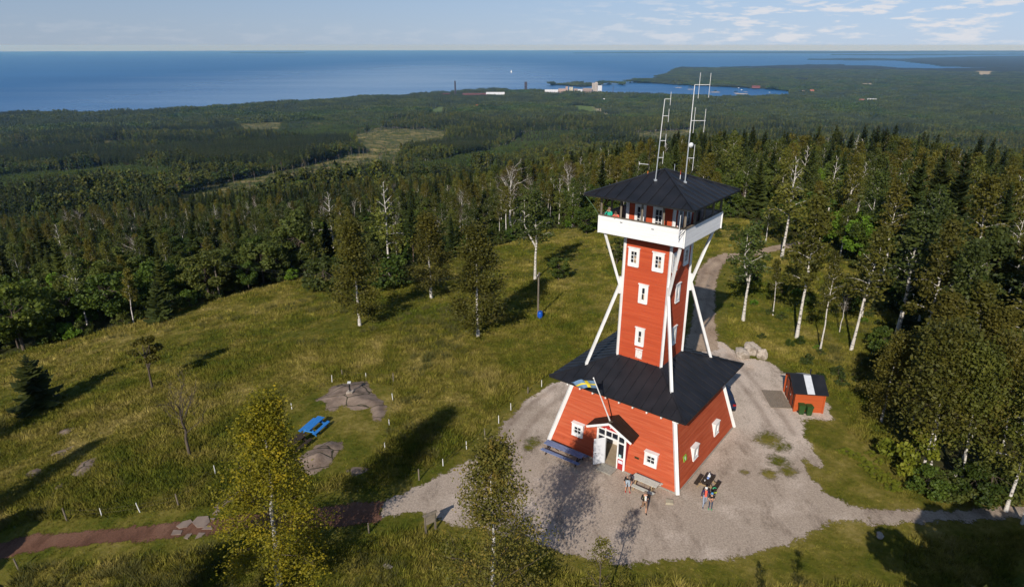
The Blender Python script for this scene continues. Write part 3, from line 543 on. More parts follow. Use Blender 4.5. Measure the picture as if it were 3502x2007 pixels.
# ------------------------------------------------------------------ the lookout tower
TH = R(7.093); K2 = math.sqrt(.5)
TOWER = thing('lookout_tower', 'tall red wooden lookout tower with white balcony and black hipped roofs', 'tower')
def fr(k):
    a = TH-3*math.pi/4+k*math.pi/2; n = Vector((math.cos(a), math.sin(a), 0)); e = Vector((-math.sin(a), math.cos(a), 0)); return n, e
def fp(k, e, nn, z): n, ev = fr(k); return n*nn+ev*e+Vector((0, 0, z))
def fM(k): n, e = fr(k); return Matrix((e, n, Vector((0, 0, 1)))).transposed()       # box axes: along face, outward, up
def fbox(mb, k, e, nn, z, we, wn, wz, mi=0): return mb.box(fp(k, e, nn, z), (we, wn, wz), M=fM(k), mi=mi)
def diagp(k, d, z): a = TH-math.pi+k*math.pi/2; return Vector((d*math.cos(a), d*math.sin(a), z))   # 0 left 1 front 2 right 3 back
def w_lo(z): return (7.8-.352*z)*K2
def w_sh(z): return (2.6-.0103*(z-7.28))*K2
mb = MB()                                                     # battered lower walls, the door opening left free in the front one
ZT = 5.75; PE0, PE1, PZ = -1.1, 1.22, 2.85
def lowquad(k, e0, e1, z0, z1):                                # e given as fractions of the half-width when strings
    def ev(e, z): return w_lo(z)*e if abs(e) == 1 else e
    mb.add([fp(k, ev(e0, z0), w_lo(z0), z0), fp(k, ev(e1, z0), w_lo(z0), z0), fp(k, ev(e1, z1), w_lo(z1), z1), fp(k, ev(e0, z1), w_lo(z1), z1)], [(0, 1, 2, 3)])
lowquad(0, -1, PE0, .06, PZ); lowquad(0, PE1, 1, .06, PZ); lowquad(0, -1, 1, PZ, ZT)
for k in (1, 2, 3): lowquad(k, -1, 1, .06, ZT)
mb.build('lower_wall', M['red'], TOWER)
mb = MB()
for k in range(4):
    for (e0, e1) in (((-1, PE0), (PE1, 1)) if k == 0 else ((-1, 1),)):
        f = lambda e: w_lo(0)*e+(.02 if abs(e) == 1 else 0)*e if abs(e) == 1 else e
        mb.bar(fp(k, f(e0), w_lo(0)-.02, .0), fp(k, f(e1), w_lo(0)-.02, .0), .12, .22)
mb.build('plinth', M['concrete'], TOWER)
for k in range(4):
    MB().bar(diagp(k, 7.83, .03), diagp(k, 7.83-.352*5.6, 5.6), .25, .25).build('corner_board', M['white'], TOWER)
    MB().bar(diagp(k, 2.60, 7.2), diagp(k, 2.53, 17.2), .17, .17).build('corner_board', M['white'], TOWER)
mb = MB()                                                     # entrance room seen through the open door
z0 = .1
c = lambda e, n, z: fp(0, e, n, z)
mb.add([c(-1.6, 5.45, z0), c(1.6, 5.45, z0), c(1.6, 2.9, z0), c(-1.6, 2.9, z0)], [(0, 1, 2, 3)], 1)
mb.add([c(-1.6, 2.9, z0), c(1.6, 2.9, z0), c(1.6, 2.9, 2.8), c(-1.6, 2.9, 2.8)], [(0, 1, 2, 3)], 0)
mb.add([c(-1.6, 2.9, z0), c(-1.6, 5.3, z0), c(-1.6, 4.9, 2.8), c(-1.6, 2.9, 2.8)], [(0, 1, 2, 3)], 0)
mb.add([c(1.6, 2.9, z0), c(1.6, 5.3, z0), c(1.6, 4.9, 2.8), c(1.6, 2.9, 2.8)], [(0, 1, 2, 3)], 0)
mb.add([c(-1.6, 2.9, 2.8), c(1.6, 2.9, 2.8), c(1.6, 4.75, 2.8), c(-1.6, 4.75, 2.8)], [(0, 1, 2, 3)], 0)
mb.build('entrance_room', [M['inwhite'], M['infloor']], TOWER)
def hip(name, w0, z0, w1, z1, seam, thick=.1):
    """hipped roof skin with standing seams, a fascia and a boarded soffit"""
    mb = MB()
    for k in range(4):
        mb.add([fp(k, -w0, w0, z0), fp(k, w0, w0, z0), fp(k, w1, w1, z1), fp(k, -w1, w1, z1)], [(0, 1, 2, 3)])
        n_ = int(w0/seam); nv, ev = fr(k); sl_ = Vector(nv*(w1-w0)+Vector((0, 0, z1-z0))); up = ev.cross(sl_).normalized(); up = up if up.z > 0 else -up
        for i in range(-n_, n_+1):
            e = i*seam+seam*.13*k; 
            if abs(e) > w0-.05: continue
            t = 1.0 if abs(e) <= w1 else (w0-abs(e))/(w0-w1)
            a = fp(k, e, w0, z0); b_ = fp(k, e, w0+(w1-w0)*t, z0+(z1-z0)*t)
            if (b_-a).length > .15: mb.bar(a+up*.02, b_+up*.02, .032, .05, up=up)
        mb.bar(diagp(k, w0/K2, z0+.03), diagp(k, max(w1, .02)/K2, z1+.03), .16, .07)
    o = mb.build(name, M['roof'], TOWER)
    s = MB()
    for k in range(4):
        s.add([fp(k, -w0+.03, w0-.03, z0-thick), fp(k, w0-.03, w0-.03, z0-thick), fp(k, w1, w1, z1-thick-.12), fp(k, -w1, w1, z1-thick-.12)], [(0, 1, 2, 3)])
    s.build('soffit', M['soffit'], o)
    f = MB()
    for k in range(4): f.bar(fp(k, -w0, w0-.015, z0-thick/2-.01), fp(k, w0-.04, w0-.015, z0-thick/2-.01), .03, thick)
    f.build('fascia', M['black'], o); return o
hip('lower_roof', 5.607, 5.86, 1.80, 7.42, .745)
hip('top_roof', 4.066, 20.0, .03, 21.6, .80)
for k in range(4):                                             # painted rafter tails under the lower eave
    for i in range(-4, 5):
        e = .02+1.13*i
        if abs(e) < 4.7 and k < 2: MB().bar(fp(k, e, w_lo(5.1)-.02, 5.06), fp(k, e, w_lo(5.1)+.42, 5.1), .1, .2).build('rafter_tail', M['white'], TOWER)
mb = MB()
for k in range(4):
    mb.add([fp(k, -w_sh(7.1), w_sh(7.1), 7.1), fp(k, w_sh(7.1), w_sh(7.1), 7.1), fp(k, w_sh(17.2), w_sh(17.2), 17.2), fp(k, -w_sh(17.2), w_sh(17.2), 17.2)], [(0, 1, 2, 3)])
mb.build('shaft_wall', M['redshaft'], TOWER)
mb = MB()
for k in range(4): mb.add([fp(k, -1.766, 1.766, 17.3), fp(k, 1.766, 1.766, 17.3), fp(k, 1.766, 1.766, 20.6), fp(k, -1.766, 1.766, 20.6)], [(0, 1, 2, 3)])
mb.build('cabin_wall', M['redshaft'], TOWER)
for k in range(4): MB().bar(diagp(k, 2.51, 17.3), diagp(k, 2.51, 20.5), .2, .2).build('corner_board', M['white'], TOWER)
def window(k, e, nn, z, w, h, gw, gh, nx, ny, dz=0, sill=True, curtain=False, tilt=0):
    """white board surround with a small sash in it; (e,z) is the centre, nn the wall face"""
    n, ev = fr(k); f = MB(); t = .07
    side = (w-gw)/2; topb = (h-gh)/2-dz; botb = h-gh-topb
    gz0 = z-h/2+botb
    def P(ee, zz, o): return fp(k, ee, nn+o+tilt*(zz-z), zz)
    f.box(P(e-w/2+side/2, z, t/2-.01), (side, t, h), M=fM(k)); f.box(P(e+w/2-side/2, z, t/2-.01), (side, t, h), M=fM(k))
    f.box(P(e, z+h/2-topb/2, t/2-.012), (gw, t-.004, topb), M=fM(k)); f.box(P(e, z-h/2+botb/2, t/2-.012), (gw, t-.004, botb), M=fM(k))
    if sill: f.box(P(e, z+h/2+.035, .045), (w+.1, .13, .07), M=fM(k)); f.box(P(e, z-h/2-.02, .04), (w-.06, .11, .04), M=fM(k))
    fo = f.build('window', M['white'], TOWER)
    g = MB(); g.box(P(e, gz0+gh/2, .004), (gw+.02, .01, gh+.02), M=fM(k)); g.build('pane', M['glass'], fo)
    s = MB(); b_ = .035
    for i in range(nx+1): s.box(P(e-gw/2+gw*i/nx, gz0+gh/2, .022), (b_, .03, gh), M=fM(k))
    for i in range(ny+1): s.box(P(e, gz0+gh*i/ny, .024), (gw, .03, b_), M=fM(k))
    s.build('sash', M['white'], fo)
    if curtain:
        q = MB(); q.box(P(e+gw*.22, gz0+gh*.3, .013), (gw*.42, .006, gh*.5), M=fM(k)); q.build('curtain', M['curtain'], fo)
    return fo
for k in (0, 1):
    for e in (-1.02, .9): window(k, e, w_sh(15.4)+.005, 15.4, .88, 1.34, .46, .86, 2, 3, curtain=True)
    for z in (12.78, 9.36): window(k, -.05, w_sh(z)+.005, z, .74, 1.4, .24, .92, 1, 2, curtain=True)
    for e in (-.75, .64): window(k, e, 1.772, 18.55, .86, 1.62, .5, 1.3, 2, 3, dz=-.06, sill=False)
h_ = MB(); fbox(h_, 0, -.02, w_sh(7.95)+.02, 7.93, .54, .05, .66); ho = h_.build('hatch', mat('peeling_paint', (.7, .66, .62), (.42, .2, .14), 5, .8, mixpos=(.55, .68)), TOWER)
h_ = MB(); fbox(h_, 0, -.02, w_sh(8.3)+.04, 8.36, .62, .09, .05); h_.build('drip_board', M['white'], ho)
def box_window(k, e, z0, z1, w):
    """upright window box standing out of the sloping wall: deep white reveals and a broad top board"""
    nn = w_lo(z0)+.05; n, ev = fr(k); back = w_lo(z1)-.05; f = MB(); b_ = .2; z = (z0+z1)/2; h = z1-z0
    for s in (-1, 1): fbox(f, k, e+s*(w/2-b_/2), (nn+back)/2, z, b_, nn-back, h)
    fbox(f, k, e, (nn+back)/2-.002, z1-b_*.65, w-2*b_, nn-back-.004, b_*1.3); fbox(f, k, e, (nn+back)/2-.002, z0+b_/2, w-2*b_, nn-back-.004, b_)
    fbox(f, k, e, (nn+back)/2+.02, z1+.025, w+.08, nn-back+.05, .05); fbox(f, k, e, (nn+back)/2+.02, z0-.02, w+.02, nn-back+.04, .04)
    fo = f.build('window', M['white'], TOWER); gw = w-2*b_; gh = h-b_*2.3; gc = z0+b_+gh/2
    g = MB(); fbox(g, k, e, nn-.1, gc, gw+.02, .01, gh+.02); g.build('pane', M['glass'], fo)
    s = MB()
    for i in range(3): fbox(s, k, e-gw/2+gw*i/2, nn-.08, gc, .04, .03, gh)
    for i in range(3): fbox(s, k, e, nn-.078, gc-gh/2+gh*i/2, gw, .03, .04)
    s.build('sash', M['white'], fo)
for e in (-3.08, 3.17): box_window(0, e, 1.24, 2.28, 1.0)
for e in (-2.03, 2.05): box_window(1, e, 1.03, 2.05, .9)
mb = MB(); fbox(mb, 0, 2.06, w_lo(1.4)+.01, 1.4, .36, .03, .16, 0); fbox(mb, 0, 2.06, w_lo(1.4)+.02, 1.4, .3, .03, .1, 1)
mb.build('plaque', [mat('bronze', (.16, .12, .05), (.12, .09, .04), 9, .5, metal=.5), mat('bronze_dark', (.07, .05, .025), (.05, .04, .02), 9, .5, metal=.5)], TOWER)
# green sign with a white round-topped mark, on the right-hand wall
sg = MB(); n1, e1 = fr(1); sgc = fp(1, -3.62, w_lo(1.84)+.03, 1.84); upw = Vector((-.249*n1.x, -.249*n1.y, 1)).normalized(); nn1 = e1.cross(upw).normalized()
if nn1.dot(n1) < 0: nn1 = -nn1
Ms = Matrix((e1, nn1, upw)).transposed()
sg.box(sgc, (.52, .03, .44), M=Ms, mi=0); sg.box(sgc+nn1*.018, (.44, .012, .36), M=Ms, mi=1)
sgo = sg.build('green_sign', [mat('sign_edge_green', (.3, .5, .05), (.27, .46, .05), 5, .5), mat('sign_green', (.2, .42, .02), (.18, .39, .02), 5, .5)], TOWER)
mk = MB(); pts = [sgc+nn1*.026+e1*(.1*math.cos(t))+upw*(.02+.12*math.sin(t)) for t in [2*math.pi*i/14 for i in range(14)]]; mk.prism(pts, nn1*.006); mk.box(sgc+nn1*.03-upw*.12, (.05, .006, .12), M=Ms); mk.build('emblem', mat('sign_white', (.72, .75, .62), (.68, .7, .6), 5, .5), sgo)
# ---- porch
porch = MB(); N0 = 5.47
PF = M['white']
fb = MB()
def ups(e, z0, z1, w=.15): fbox(fb, 0, e, N0, (z0+z1)/2, w, .13, z1-z0)
ups(-1.1, 0.0, 2.95); ups(1.22, 0.0, 2.95); ups(-.45, 0.0, 3.12, .1); ups(.64, 0.0, 3.12, .1)
for (e0, e1, z, h) in ((-1.02, -.5, 2.42, .1), (-.4, .59, 2.42, .12), (.69, 1.15, 2.32, .1), (.69, 1.15, 1.02, .1), (-1.02, -.5, 1.02, .1), (-1.02, -.5, 2.98, .1), (-.4, .59, 3.0, .1), (.69, 1.15, 2.9, .1)):
    fbox(fb, 0, (e0+e1)/2, N0+.003, z, e1-e0, .11, h)
fbox(fb, 0, .095, N0+.003, 2.72, .05, .08, .46)
pf = fb.build('door_frame', PF, TOWER)
gl = MB()
for (e0, e1, z0, z1) in ((-1.02, -.5, 1.07, 2.37), (-1.02, -.5, 2.47, 2.93), (-.4, .07, 2.48, 2.95), (.12, .59, 2.48, 2.95), (.69, 1.15, 1.07, 2.27), (.69, 1.15, 2.37, 2.85)):
    g = MB(); fbox(g, 0, (e0+e1)/2, N0-.02, (z0+z1)/2, e1-e0+.02, .012, z1-z0+.02); g.build('pane', M['glass'], pf)
for e_, w_ in ((.92, .5), (-.76, .54)): p = MB(); fbox(p, 0, e_, N0-.01, .5, w_, .06, .92); p.build('lower_panel', M['redtrim'], pf)
p = MB(); fbox(p, 0, .92, N0+.035, .72, .36, .02, .26); p.build('notice', mat('notice_paper', (.7, .72, .78), (.6, .62, .75), 25, .6), pf)
p = MB(); fbox(p, 0, .84, N0+.0, 1.2, .2, .012, .22); p.build('sticker', mat('sticker', (.45, .7, .68), (.3, .5, .5), 22, .6), pf)
mb = MB()                                                     # gable over the door frame and the two cheeks back to the wall
mb.prism([fp(0, -1.1, N0-.05, 2.9), fp(0, 1.22, N0-.05, 2.9), fp(0, .06, N0-.05, 3.75)], fr(0)[0]*.05)
for e in (-1.14, 1.26):
    mb.prism([fp(0, e, N0, .06), fp(0, e, N0, 2.95), fp(0, e, w_lo(2.95)-.05, 2.95), fp(0, e, w_lo(.06)-.05, .06)], fr(0)[1]*.04)
mb.build('porch_wall', M['redtrim'], TOWER)
em = MB(); q = lambda e, z: fp(0, e, N0+.012, z)
em.bar(q(.06, 3.3), q(.06, 3.58), .06, .02, up=fr(0)[0]); em.bar(q(-.1, 3.36), q(.22, 3.36), .05, .02, up=fr(0)[0]); em.bar(q(-.12, 3.24), q(.02, 3.34), .04, .02, up=fr(0)[0]); em.bar(q(.24, 3.24), q(.1, 3.34), .04, .02, up=fr(0)[0]); em.build('gable_ornament', M['white'], TOWER)
AP, EZ0, EZ1, E0, E1, NF, NB = 3.93, 3.02, 3.0, -1.85, 1.92, 5.98, 4.55
mb = MB()
for (e, z) in ((E0, EZ0), (E1, EZ1)):
    zb = 0.0
    mb.prism([fp(0, .04, NF, AP), fp(0, e, NF, z), fp(0, e, NB-.0, z), fp(0, .04, NB-.1, AP)], (0, 0, .07))
    for i in range(1, 4): mb.bar(fp(0, .04, NF-i*.36, AP+.08), fp(0, e, NF-i*.36, z+.08), .03, .03)
pr = mb.build('porch_roof', M['porchroof'], TOWER)
for (e, z) in ((E0, EZ0), (E1, EZ1)): MB().bar(fp(0, .04, NF+.015, AP-.04), fp(0, e, NF+.015, z-.04), .03, .17, up=(0, 0, 1)).build('bargeboard', M['white'], pr)
d0 = fp(0, -.42, N0+.05, .1); dv = (fr(0)[1]*-.55+fr(0)[0]*.74).normalized()
Md = Matrix((dv, dv.cross(Vector((0, 0, -1))), Vector((0, 0, 1)))).transposed()
do = MB(); do.box(d0+dv*.46+Vector((0, 0, 1.13)), (.92, .05, 2.24), M=Md); door = do.build('door', mat('door_white', (.74, .74, .76), (.68, .68, .7), 2, .5), TOWER)
hd = MB(); pz = d0+dv*.84+Vector((0, 0, 1.02)); nn_ = Md.col[1]; 
for s in (-1, 1): hd.bar(pz+nn_*.03*s, pz+nn_*.07*s, .03); hd.bar(pz+nn_*.065*s, pz+nn_*.065*s-dv*.12, .025)
hd.build('handle', M['black'], door)
st = MB(); fbox(st, 0, .12, N0+.62, .06, 1.25, .95, .12); st.build('door_step', M['concrete'], TOWER)
# ---- diagonal braces, balcony, posts
for k in range(4):
    MB().bar(diagp(k, 5.05, 6.62), diagp(k, 2.72, 13.2), .19, .19).build('strut', M['white'], TOWER)
    MB().bar(diagp(k, 2.72, 13.0), diagp(k, 4.12, 17.22), .17, .17).build('strut', M['white'], TOWER)
    MB().bar(diagp(k, 2.69, 12.45), diagp(k, 2.67, 13.75), .2, .3).build('knee_block', M['white'], TOWER)
B = 3.24
mb = MB()
for k in range(4):
    fbox(mb, k, 0, B-.03, 17.835, 2*B-.004, .06, 1.25)
par = mb.build('parapet', M['whiteboard'], TOWER)
for k in range(4):
    m2 = MB(); fbox(m2, k, 0, B-.05, 18.485, 2*B+.02 if k % 2 else 2*B-.21, .2, .05); m2.build('handrail', M['greywood'], par)
    MB().bar(diagp(k, 4.59, 17.2), diagp(k, 4.59, 18.45), .1, .1).build('corner_trim', M['white'], par)
for (e, z) in ((-1.45, 18.2), (.95, 18.12)):
    m2 = MB(); fbox(m2, 0, e, B+.004, z, .18, .02, .05); m2.build('drain_slot', M['black'], par)
mb = MB(); 
for k in range(4): mb.add([fp(k, -B+.03, B-.03, 17.2), fp(k, B-.03, B-.03, 17.2), fp(k, 1.7, 1.7, 17.2), fp(k, -1.7, 1.7, 17.2), fp(k, -B+.05, B-.05, 17.32), fp(k, B-.05, B-.05, 17.32), fp(k, 1.7, 1.7, 17.32), fp(k, -1.7, 1.7, 17.32)], [(3, 2, 1, 0), (4, 5, 6, 7)])
mb.build('balcony_floor', M['soffit'], TOWER)
for k in range(4):
    for e in (-1.57, .04, 1.62):
        MB().bar(fp(k, e, B-.09, 17.3), fp(k, e, B-.09, 20.28), .12, .12).build('post', M['greywood'], TOWER)
    MB().bar(diagp(k, 4.44, 17.3), diagp(k, 4.44, 20.2), .13, .13).build('post', M['greywood'], TOWER)
for k in (0, 2): MB().path([diagp(k, 5.7, 19.95), diagp(k, 5.05, 19.15), diagp(k, 4.62, 18.5)], [.018]*3, 5).build('cable', mat('green_cable', (.12, .2, .12), (.1, .17, .1), 4), TOWER)
# ---- antennas and flag on the roofs
def rz(x, y):
    """height of the top roof skin"""
    m_ = max(abs(Vector((x, y, 0)).dot(fr(k)[0])) for k in range(2)); return 21.6-1.6*m_/4.066
def mast(name, label, foot, top, rods, r=.028, dish=None, group=None):
    t = thing(name, label, 'antenna', foot, group=group); f = Vector(foot); tp = Vector(top)-f
    mid = tp*.52; m_ = MB(); m_.tube((0, 0, -.2), mid, r*1.25, n=8); m_.build('lower_tube', M['galv'], t); m_ = MB(); m_.tube(mid*.97, tp, r, r*.8, 8); m_.build('upper_tube', M['rodwhite'], t)
    for (f_, boom, lst) in rods:
        a = tp*f_; d = MB(); d.tube(a, a+Vector((boom, 0, 0)), .019, n=6)
        for (x, up, dn) in lst: d.tube(a+Vector((x, 0, -dn)), a+Vector((x, 0, up)), .016, n=6)
        d.build('dipole', M['rodwhite'], t)
    if dish:
        a = tp*dish; d = MB(); d.tube(a+Vector((.02, -.05, 0)), a+Vector((.06, -.16, 0)), .05, .05, 8); d.path([a+Vector((.1, -.2, 0)), a+Vector((.11, -.24, 0)), a+Vector((.13, -.32, .0))], [.17, .165, .07], 18); d.build('dish', M['rodwhite'], t)
    b_ = MB(); b_.box((0, 0, .02), (.2, .2, .12)); b_.build('foot_plate', M['galv'], t); return t
GA = 'aerials on the top roof'
mast('antenna_mast', 'left white aerial mast with four small side dipoles on the top roof', (-.88, -1.15, rz(-.88, -1.15)), (-.68, -1.15, 26.4), [(1.0, .4, [(.38, .45, .4)]), (.80, .4, [(.38, .45, .4)]), (.5, .4, [(.38, .45, .4)]), (.29, .36, [(.34, .42, .42)])], group=GA)
mast('antenna_mast', 'taller right aerial mast with round dish and two large dipoles', (1.12, -1.33, rz(1.12, -1.33)), (1.15, -1.33, 27.3), [(1.0, 1.0, [(.3, .75, .85), (.98, .72, .8)]), (.645, .95, [(.2, .85, .8), (.9, .75, .75)]), (.26, .46, [(.42, .9, .85)])], r=.032, dish=.4, group=GA)
t = thing('rod_antenna', 'thin dark rod aerial with a short side arm left of the masts', 'antenna', diagp(0, 1.25, 21.2), group=GA)
m_ = MB(); m_.tube((0, 0, -.1), (.08, 0, 2.1), .03, .02, 6); m_.build('rod', M['black'], t); m_ = MB(); m_.tube((.03, 0, .75), (-.62, -.05, .82), .02, n=6); m_.tube((-.62, -.05, .75), (-.62, -.05, .95), .02, n=6); m_.build('arm', M['rodwhite'], t); m_ = MB(); m_.tube((0, 0, 0), (.02, 0, .3), .036, n=6); m_.build('sleeve', mat('orange_band', (.5, .16, .04), (.45, .14, .04), 5), t)
tag(MB().tube((0, 0, -.1), (0, 0, .62), .025, .02, 6).build('short_rod', M['galv'], None, (.78, .5, rz(.78, .5))), 'short grey rod peeping over the ridge behind the masts', 'antenna', GA)
t = thing('marker_rod', 'short red and white rod on the right slope of the top roof', 'rod', (.85, -1.0, rz(.85, -1.0))); MB().tube((0, 0, -.05), (0, 0, .3), .025, n=6).build('lower_rod', M['rodwhite'], t); MB().tube((0, 0, .3), (0, 0, .62), .025, .015, 6).build('tip', mat('red_rod', (.4, .07, .04), (.36, .06, .04), 5), t)
fc = diagp(1, 4.7, 18.5); t = thing('bracket_antenna', 'white whip aerial bracketed to the front corner of the balcony', 'antenna', fc)
MB().tube((-.52, -.28, -.55), (-.5, -.3, 1.05), .028, .02, 6).build('whip', M['rodwhite'], t); MB().bar((.1, .15, .2), (-.52, -.28, .0), .03).bar((.05, .1, -.05), (-.52, -.28, -.45), .03).build('bracket', M['black'], t)
fb0 = fp(0, .02, 5.72, 3.9); ft = fp(0, -.62, 7.4, 8.05)
t = thing('flagpole', 'white leaning flagpole above the porch flying a blue and yellow flag', 'flagpole', fb0); ax = (ft-fb0)
MB().tube(-ax*.02, ax, .055, .035, 10).build('pole', M['white'], t); MB().ball(ax*1.005, .06, 10).build('pole_knob', M['white'], t); MB().box((0, 0, 0), (.2, .22, .16), rz=.6).tube(-ax*.0, ax*.05, .09, .08, 8).build('pole_socket', M['greywood'], t)
fm = MB(); nu, nv = 40, 22; n0, e0 = fr(0)
for i in range(nu+1):
    for j in range(nv+1):
        u, v = i/nu, j/nv; base = ax*(.95-.165*v); k_ = u**.7
        off = -e0*1.95*u*(1-.12*v)+n0*(.16*math.sin(u*9+v*2.5)*k_+.07*math.sin(u*19-v*3)*k_)+Vector((0, 0, -.42*u-.3*u*u+.05*math.sin(u*12+2*v)*k_+.10*v*u))
        fm.v.append(tuple(base+off+n0*.03))
for i in range(nu):
    for j in range(nv):
        u, v = (i+.5)/nu, (j+.5)/nv; a = i*(nv+1)+j
        fm.f.append((a, a+1, a+nv+2, a+nv+1)); fm.m.append(1 if (.31 < u < .44 or .4 < v < .6) else 0)
fm.build('flag', [mat('flag_blue', (.16, .27, .42), (.13, .23, .38), 3), mat('flag_yellow', (.75, .6, .04), (.68, .54, .04), 3)], t, smooth=True)
# ------------------------------------------------------------------ picnic tables and the things round the tower
def wood(name, c1, c2, rough=.8): return mat(name, c1, c2, 3, rough, .25, .25, (1, 6, 6))
def picnic(label, c, ang, L, W, so, m, zt=.74, legm=None, group='picnic tables', planks=4, z=None):
    t = thing('picnic_table', label, 'picnic table', (c[0], c[1], gz(*c) if z is None else z), R(ang), group); legm = legm or m
    top = MB(); pw = W/planks
    for i in range(planks): top.box((0, -W/2+pw*(i+.5), zt), (L-.03*(i % 2), pw-.018, .045))
    for s in (-1, 1): top.box((s*(L/2-.3), 0, zt-.05), (.07, W-.06, .055))
    top.build('table_top', m, t)
    for s in (-1, 1):
        st = MB()
        for j in (-1, 1): st.box((.02*j, s*so+.078*j, .44), (L, .14, .045))
        st.build('seat', m, t)
    for s in (-1, 1):
        x = s*(L/2-.36); lg = MB()
        for q in (-1, 1): lg.bar((x, q*(W/2-.12), zt-.06), (x, q*(so-.02), 0), .06, .1, up=(1, 0, 0))
        lg.bar((x+.065*s, -so-.12, .39), (x+.065*s, so+.12, .39), .05, .1); lg.bar((x-.04*s, 0, zt-.08), (x*.35, 0, .4), .05, .06); lg.build('leg_frame', legm, t)
    return t
WB = wood('weathered_blue_wood', (.12, .15, .27), (.2, .24, .38)); BB = wood('bright_blue_wood', (.02, .17, .5), (.04, .22, .58)); WW = wood('white_wood', (.55, .54, .48), (.46, .45, .39)); BW = wood('brown_wood', (.055, .038, .028), (.035, .025, .02)); LW = wood('light_leg_wood', (.35, .25, .14), (.26, .18, .1))
picnic('long weathered blue picnic table against the red wall left of the door', (-6.72, -3.3), -36.5, 3.4, .62, .6, WB, .78, BW)
picnic('off-white picnic table against the red wall right of the door', (-1.2, -7.13), -38, 1.95, .66, .66, WW, .76, LW)
picnic('dark brown picnic table with bags on it by the right-hand tower wall', (3.3, -6.98), 55, 1.3, .7, .66, BW, .74, LW)
picnic('bright blue picnic table on the mown grass below the bedrock', (-27.1, .65), 71, 2.1, .66, .68, BB)
picnic('dark brown picnic table in the meadow half hidden by the yellow birch', (-27.85, -1.75), 66, 2.0, .68, .68, BW)
t = thing('backpack', 'black backpack with bright yellow and green panels at the brown table', 'backpack', (3.55, -7.62, 0), R(20))
m_ = MB(); m_.ball((0, 0, .3), .22, 14, sc=(.95, .7, 1.25)); m_.ball((0, -.12, .2), .15, 12, sc=(1, .6, 1)); m_.build('bag', M['black'], t, smooth=True)
m_ = MB(); m_.ball((-.08, -.2, .22), .07, 10, sc=(1, .4, .9)); m_.ball((.08, -.2, .22), .07, 10, sc=(1, .4, .9)); m_.build('yellow_pocket', mat('neon_yellow', (.5, .62, .03), (.45, .55, .03), 5, .6), t, smooth=True)
m_ = MB(); m_.path([(.17, -.03, .1), (.2, -.06, .3), (.14, -.05, .5), (0, -.04, .56), (-.12, -.04, .5)], [.03]*5, 8); m_.build('green_edge', mat('neon_green', (.05, .5, .2), (.04, .45, .18), 5, .6), t, smooth=True)
t = thing('picnic_bag', 'white and blue plastic bag of food on the brown table', 'bag', (3.42, -6.78, .765), R(50))
bm = MB(); bm.ball((0, 0, .12), .14, 14, sc=(1.1, .8, .95)); bm.ball((.05, .02, .26), .06, 10, sc=(1, .7, 1.4)); bm.build('white_bag', mat('bag_white', (.75, .75, .75), (.55, .56, .6), 9, .5, .4), t, smooth=True)
bm = MB(); bm.ball((-.22, -.02, .08), .1, 12, sc=(1.2, .9, .8)); bm.build('blue_bag', mat('bag_blue', (.06, .16, .5), (.3, .4, .65), 8, .5, .4), t, smooth=True)
t = tag(MB().path([(0, 0, 0), (0, 0, .1)], [.03, .04], 12).build('paper_cup', mat('cup_white', (.75, .73, .7), (.7, .68, .66), 5, .5), None, (3.0, -7.2, .765)), 'small white cup standing alone on the brown table', 'cup')
s_ = MB(); s_.prism([(-.28, -.2, 0), (.22, -.26, 0), (.3, .12, 0), (-.16, .24, 0)], (.01, .01, .16)); tag(s_.build('paving_stone', mat('pale_stone', (.42, .37, .27), (.32, .28, .2), 4, .9, .4), None, (.2, -8.6, 0)), 'loose square pale stone lying on the gravel by the tower corner', 'stone')
# wooden information board
t = thing('notice_board', 'weathered wooden notice board on two posts at the yard edge', 'notice board', (-16.05, -11.45, gz(-16.05, -11.45)), R(36))
for s in (-1, 1): MB().box((s*.36, 0, .72), (.1, .1, 1.44)).build('post', M['greywood'], t)
m_ = MB(); m_.box((0, -.06, 1.02), (.66, .04, .62)); m_.build('panel', mat('board_back', (.3, .25, .19), (.22, .18, .13), 4, .85, .3, .2, (1, 1, 4)), t)
m_ = MB()
for z in (.78, 1.26): m_.box((0, -.0, z), (.6, .05, .08))
m_.build('batten', M['greywood'], t); m_ = MB(); m_.prism([(-.5, -.16, 1.42), (-.5, .14, 1.42), (-.5, .0, 1.52)], (1.0, 0, 0)); m_.build('board_roof', M['greywood'], t)
# viewing post on the rock
vb = at(*RA(621, 425)); vz = vb[2]+.38
t = thing('viewing_post', 'black viewing post with white plate on a stone foot on the bedrock hump', 'post', (vb[0], vb[1], vz))
MB().prism([(-.3, -.22, -.15), (.26, -.26, -.15), (.32, .2, -.15), (-.22, .26, -.15)], (0, 0, .3)).build('stone_foot', M['boulder'], t); MB().tube((0, 0, .1), (0, 0, 1.0), .06, .06, 10).build('post', M['black'], t); MB().box((0, 0, 1.03), (.3, .26, .05), M=Matrix.Rotation(.35, 3, 'X')).build('plate', mat('steel_plate', (.6, .6, .58), (.5, .5, .5), 5, .4), t)
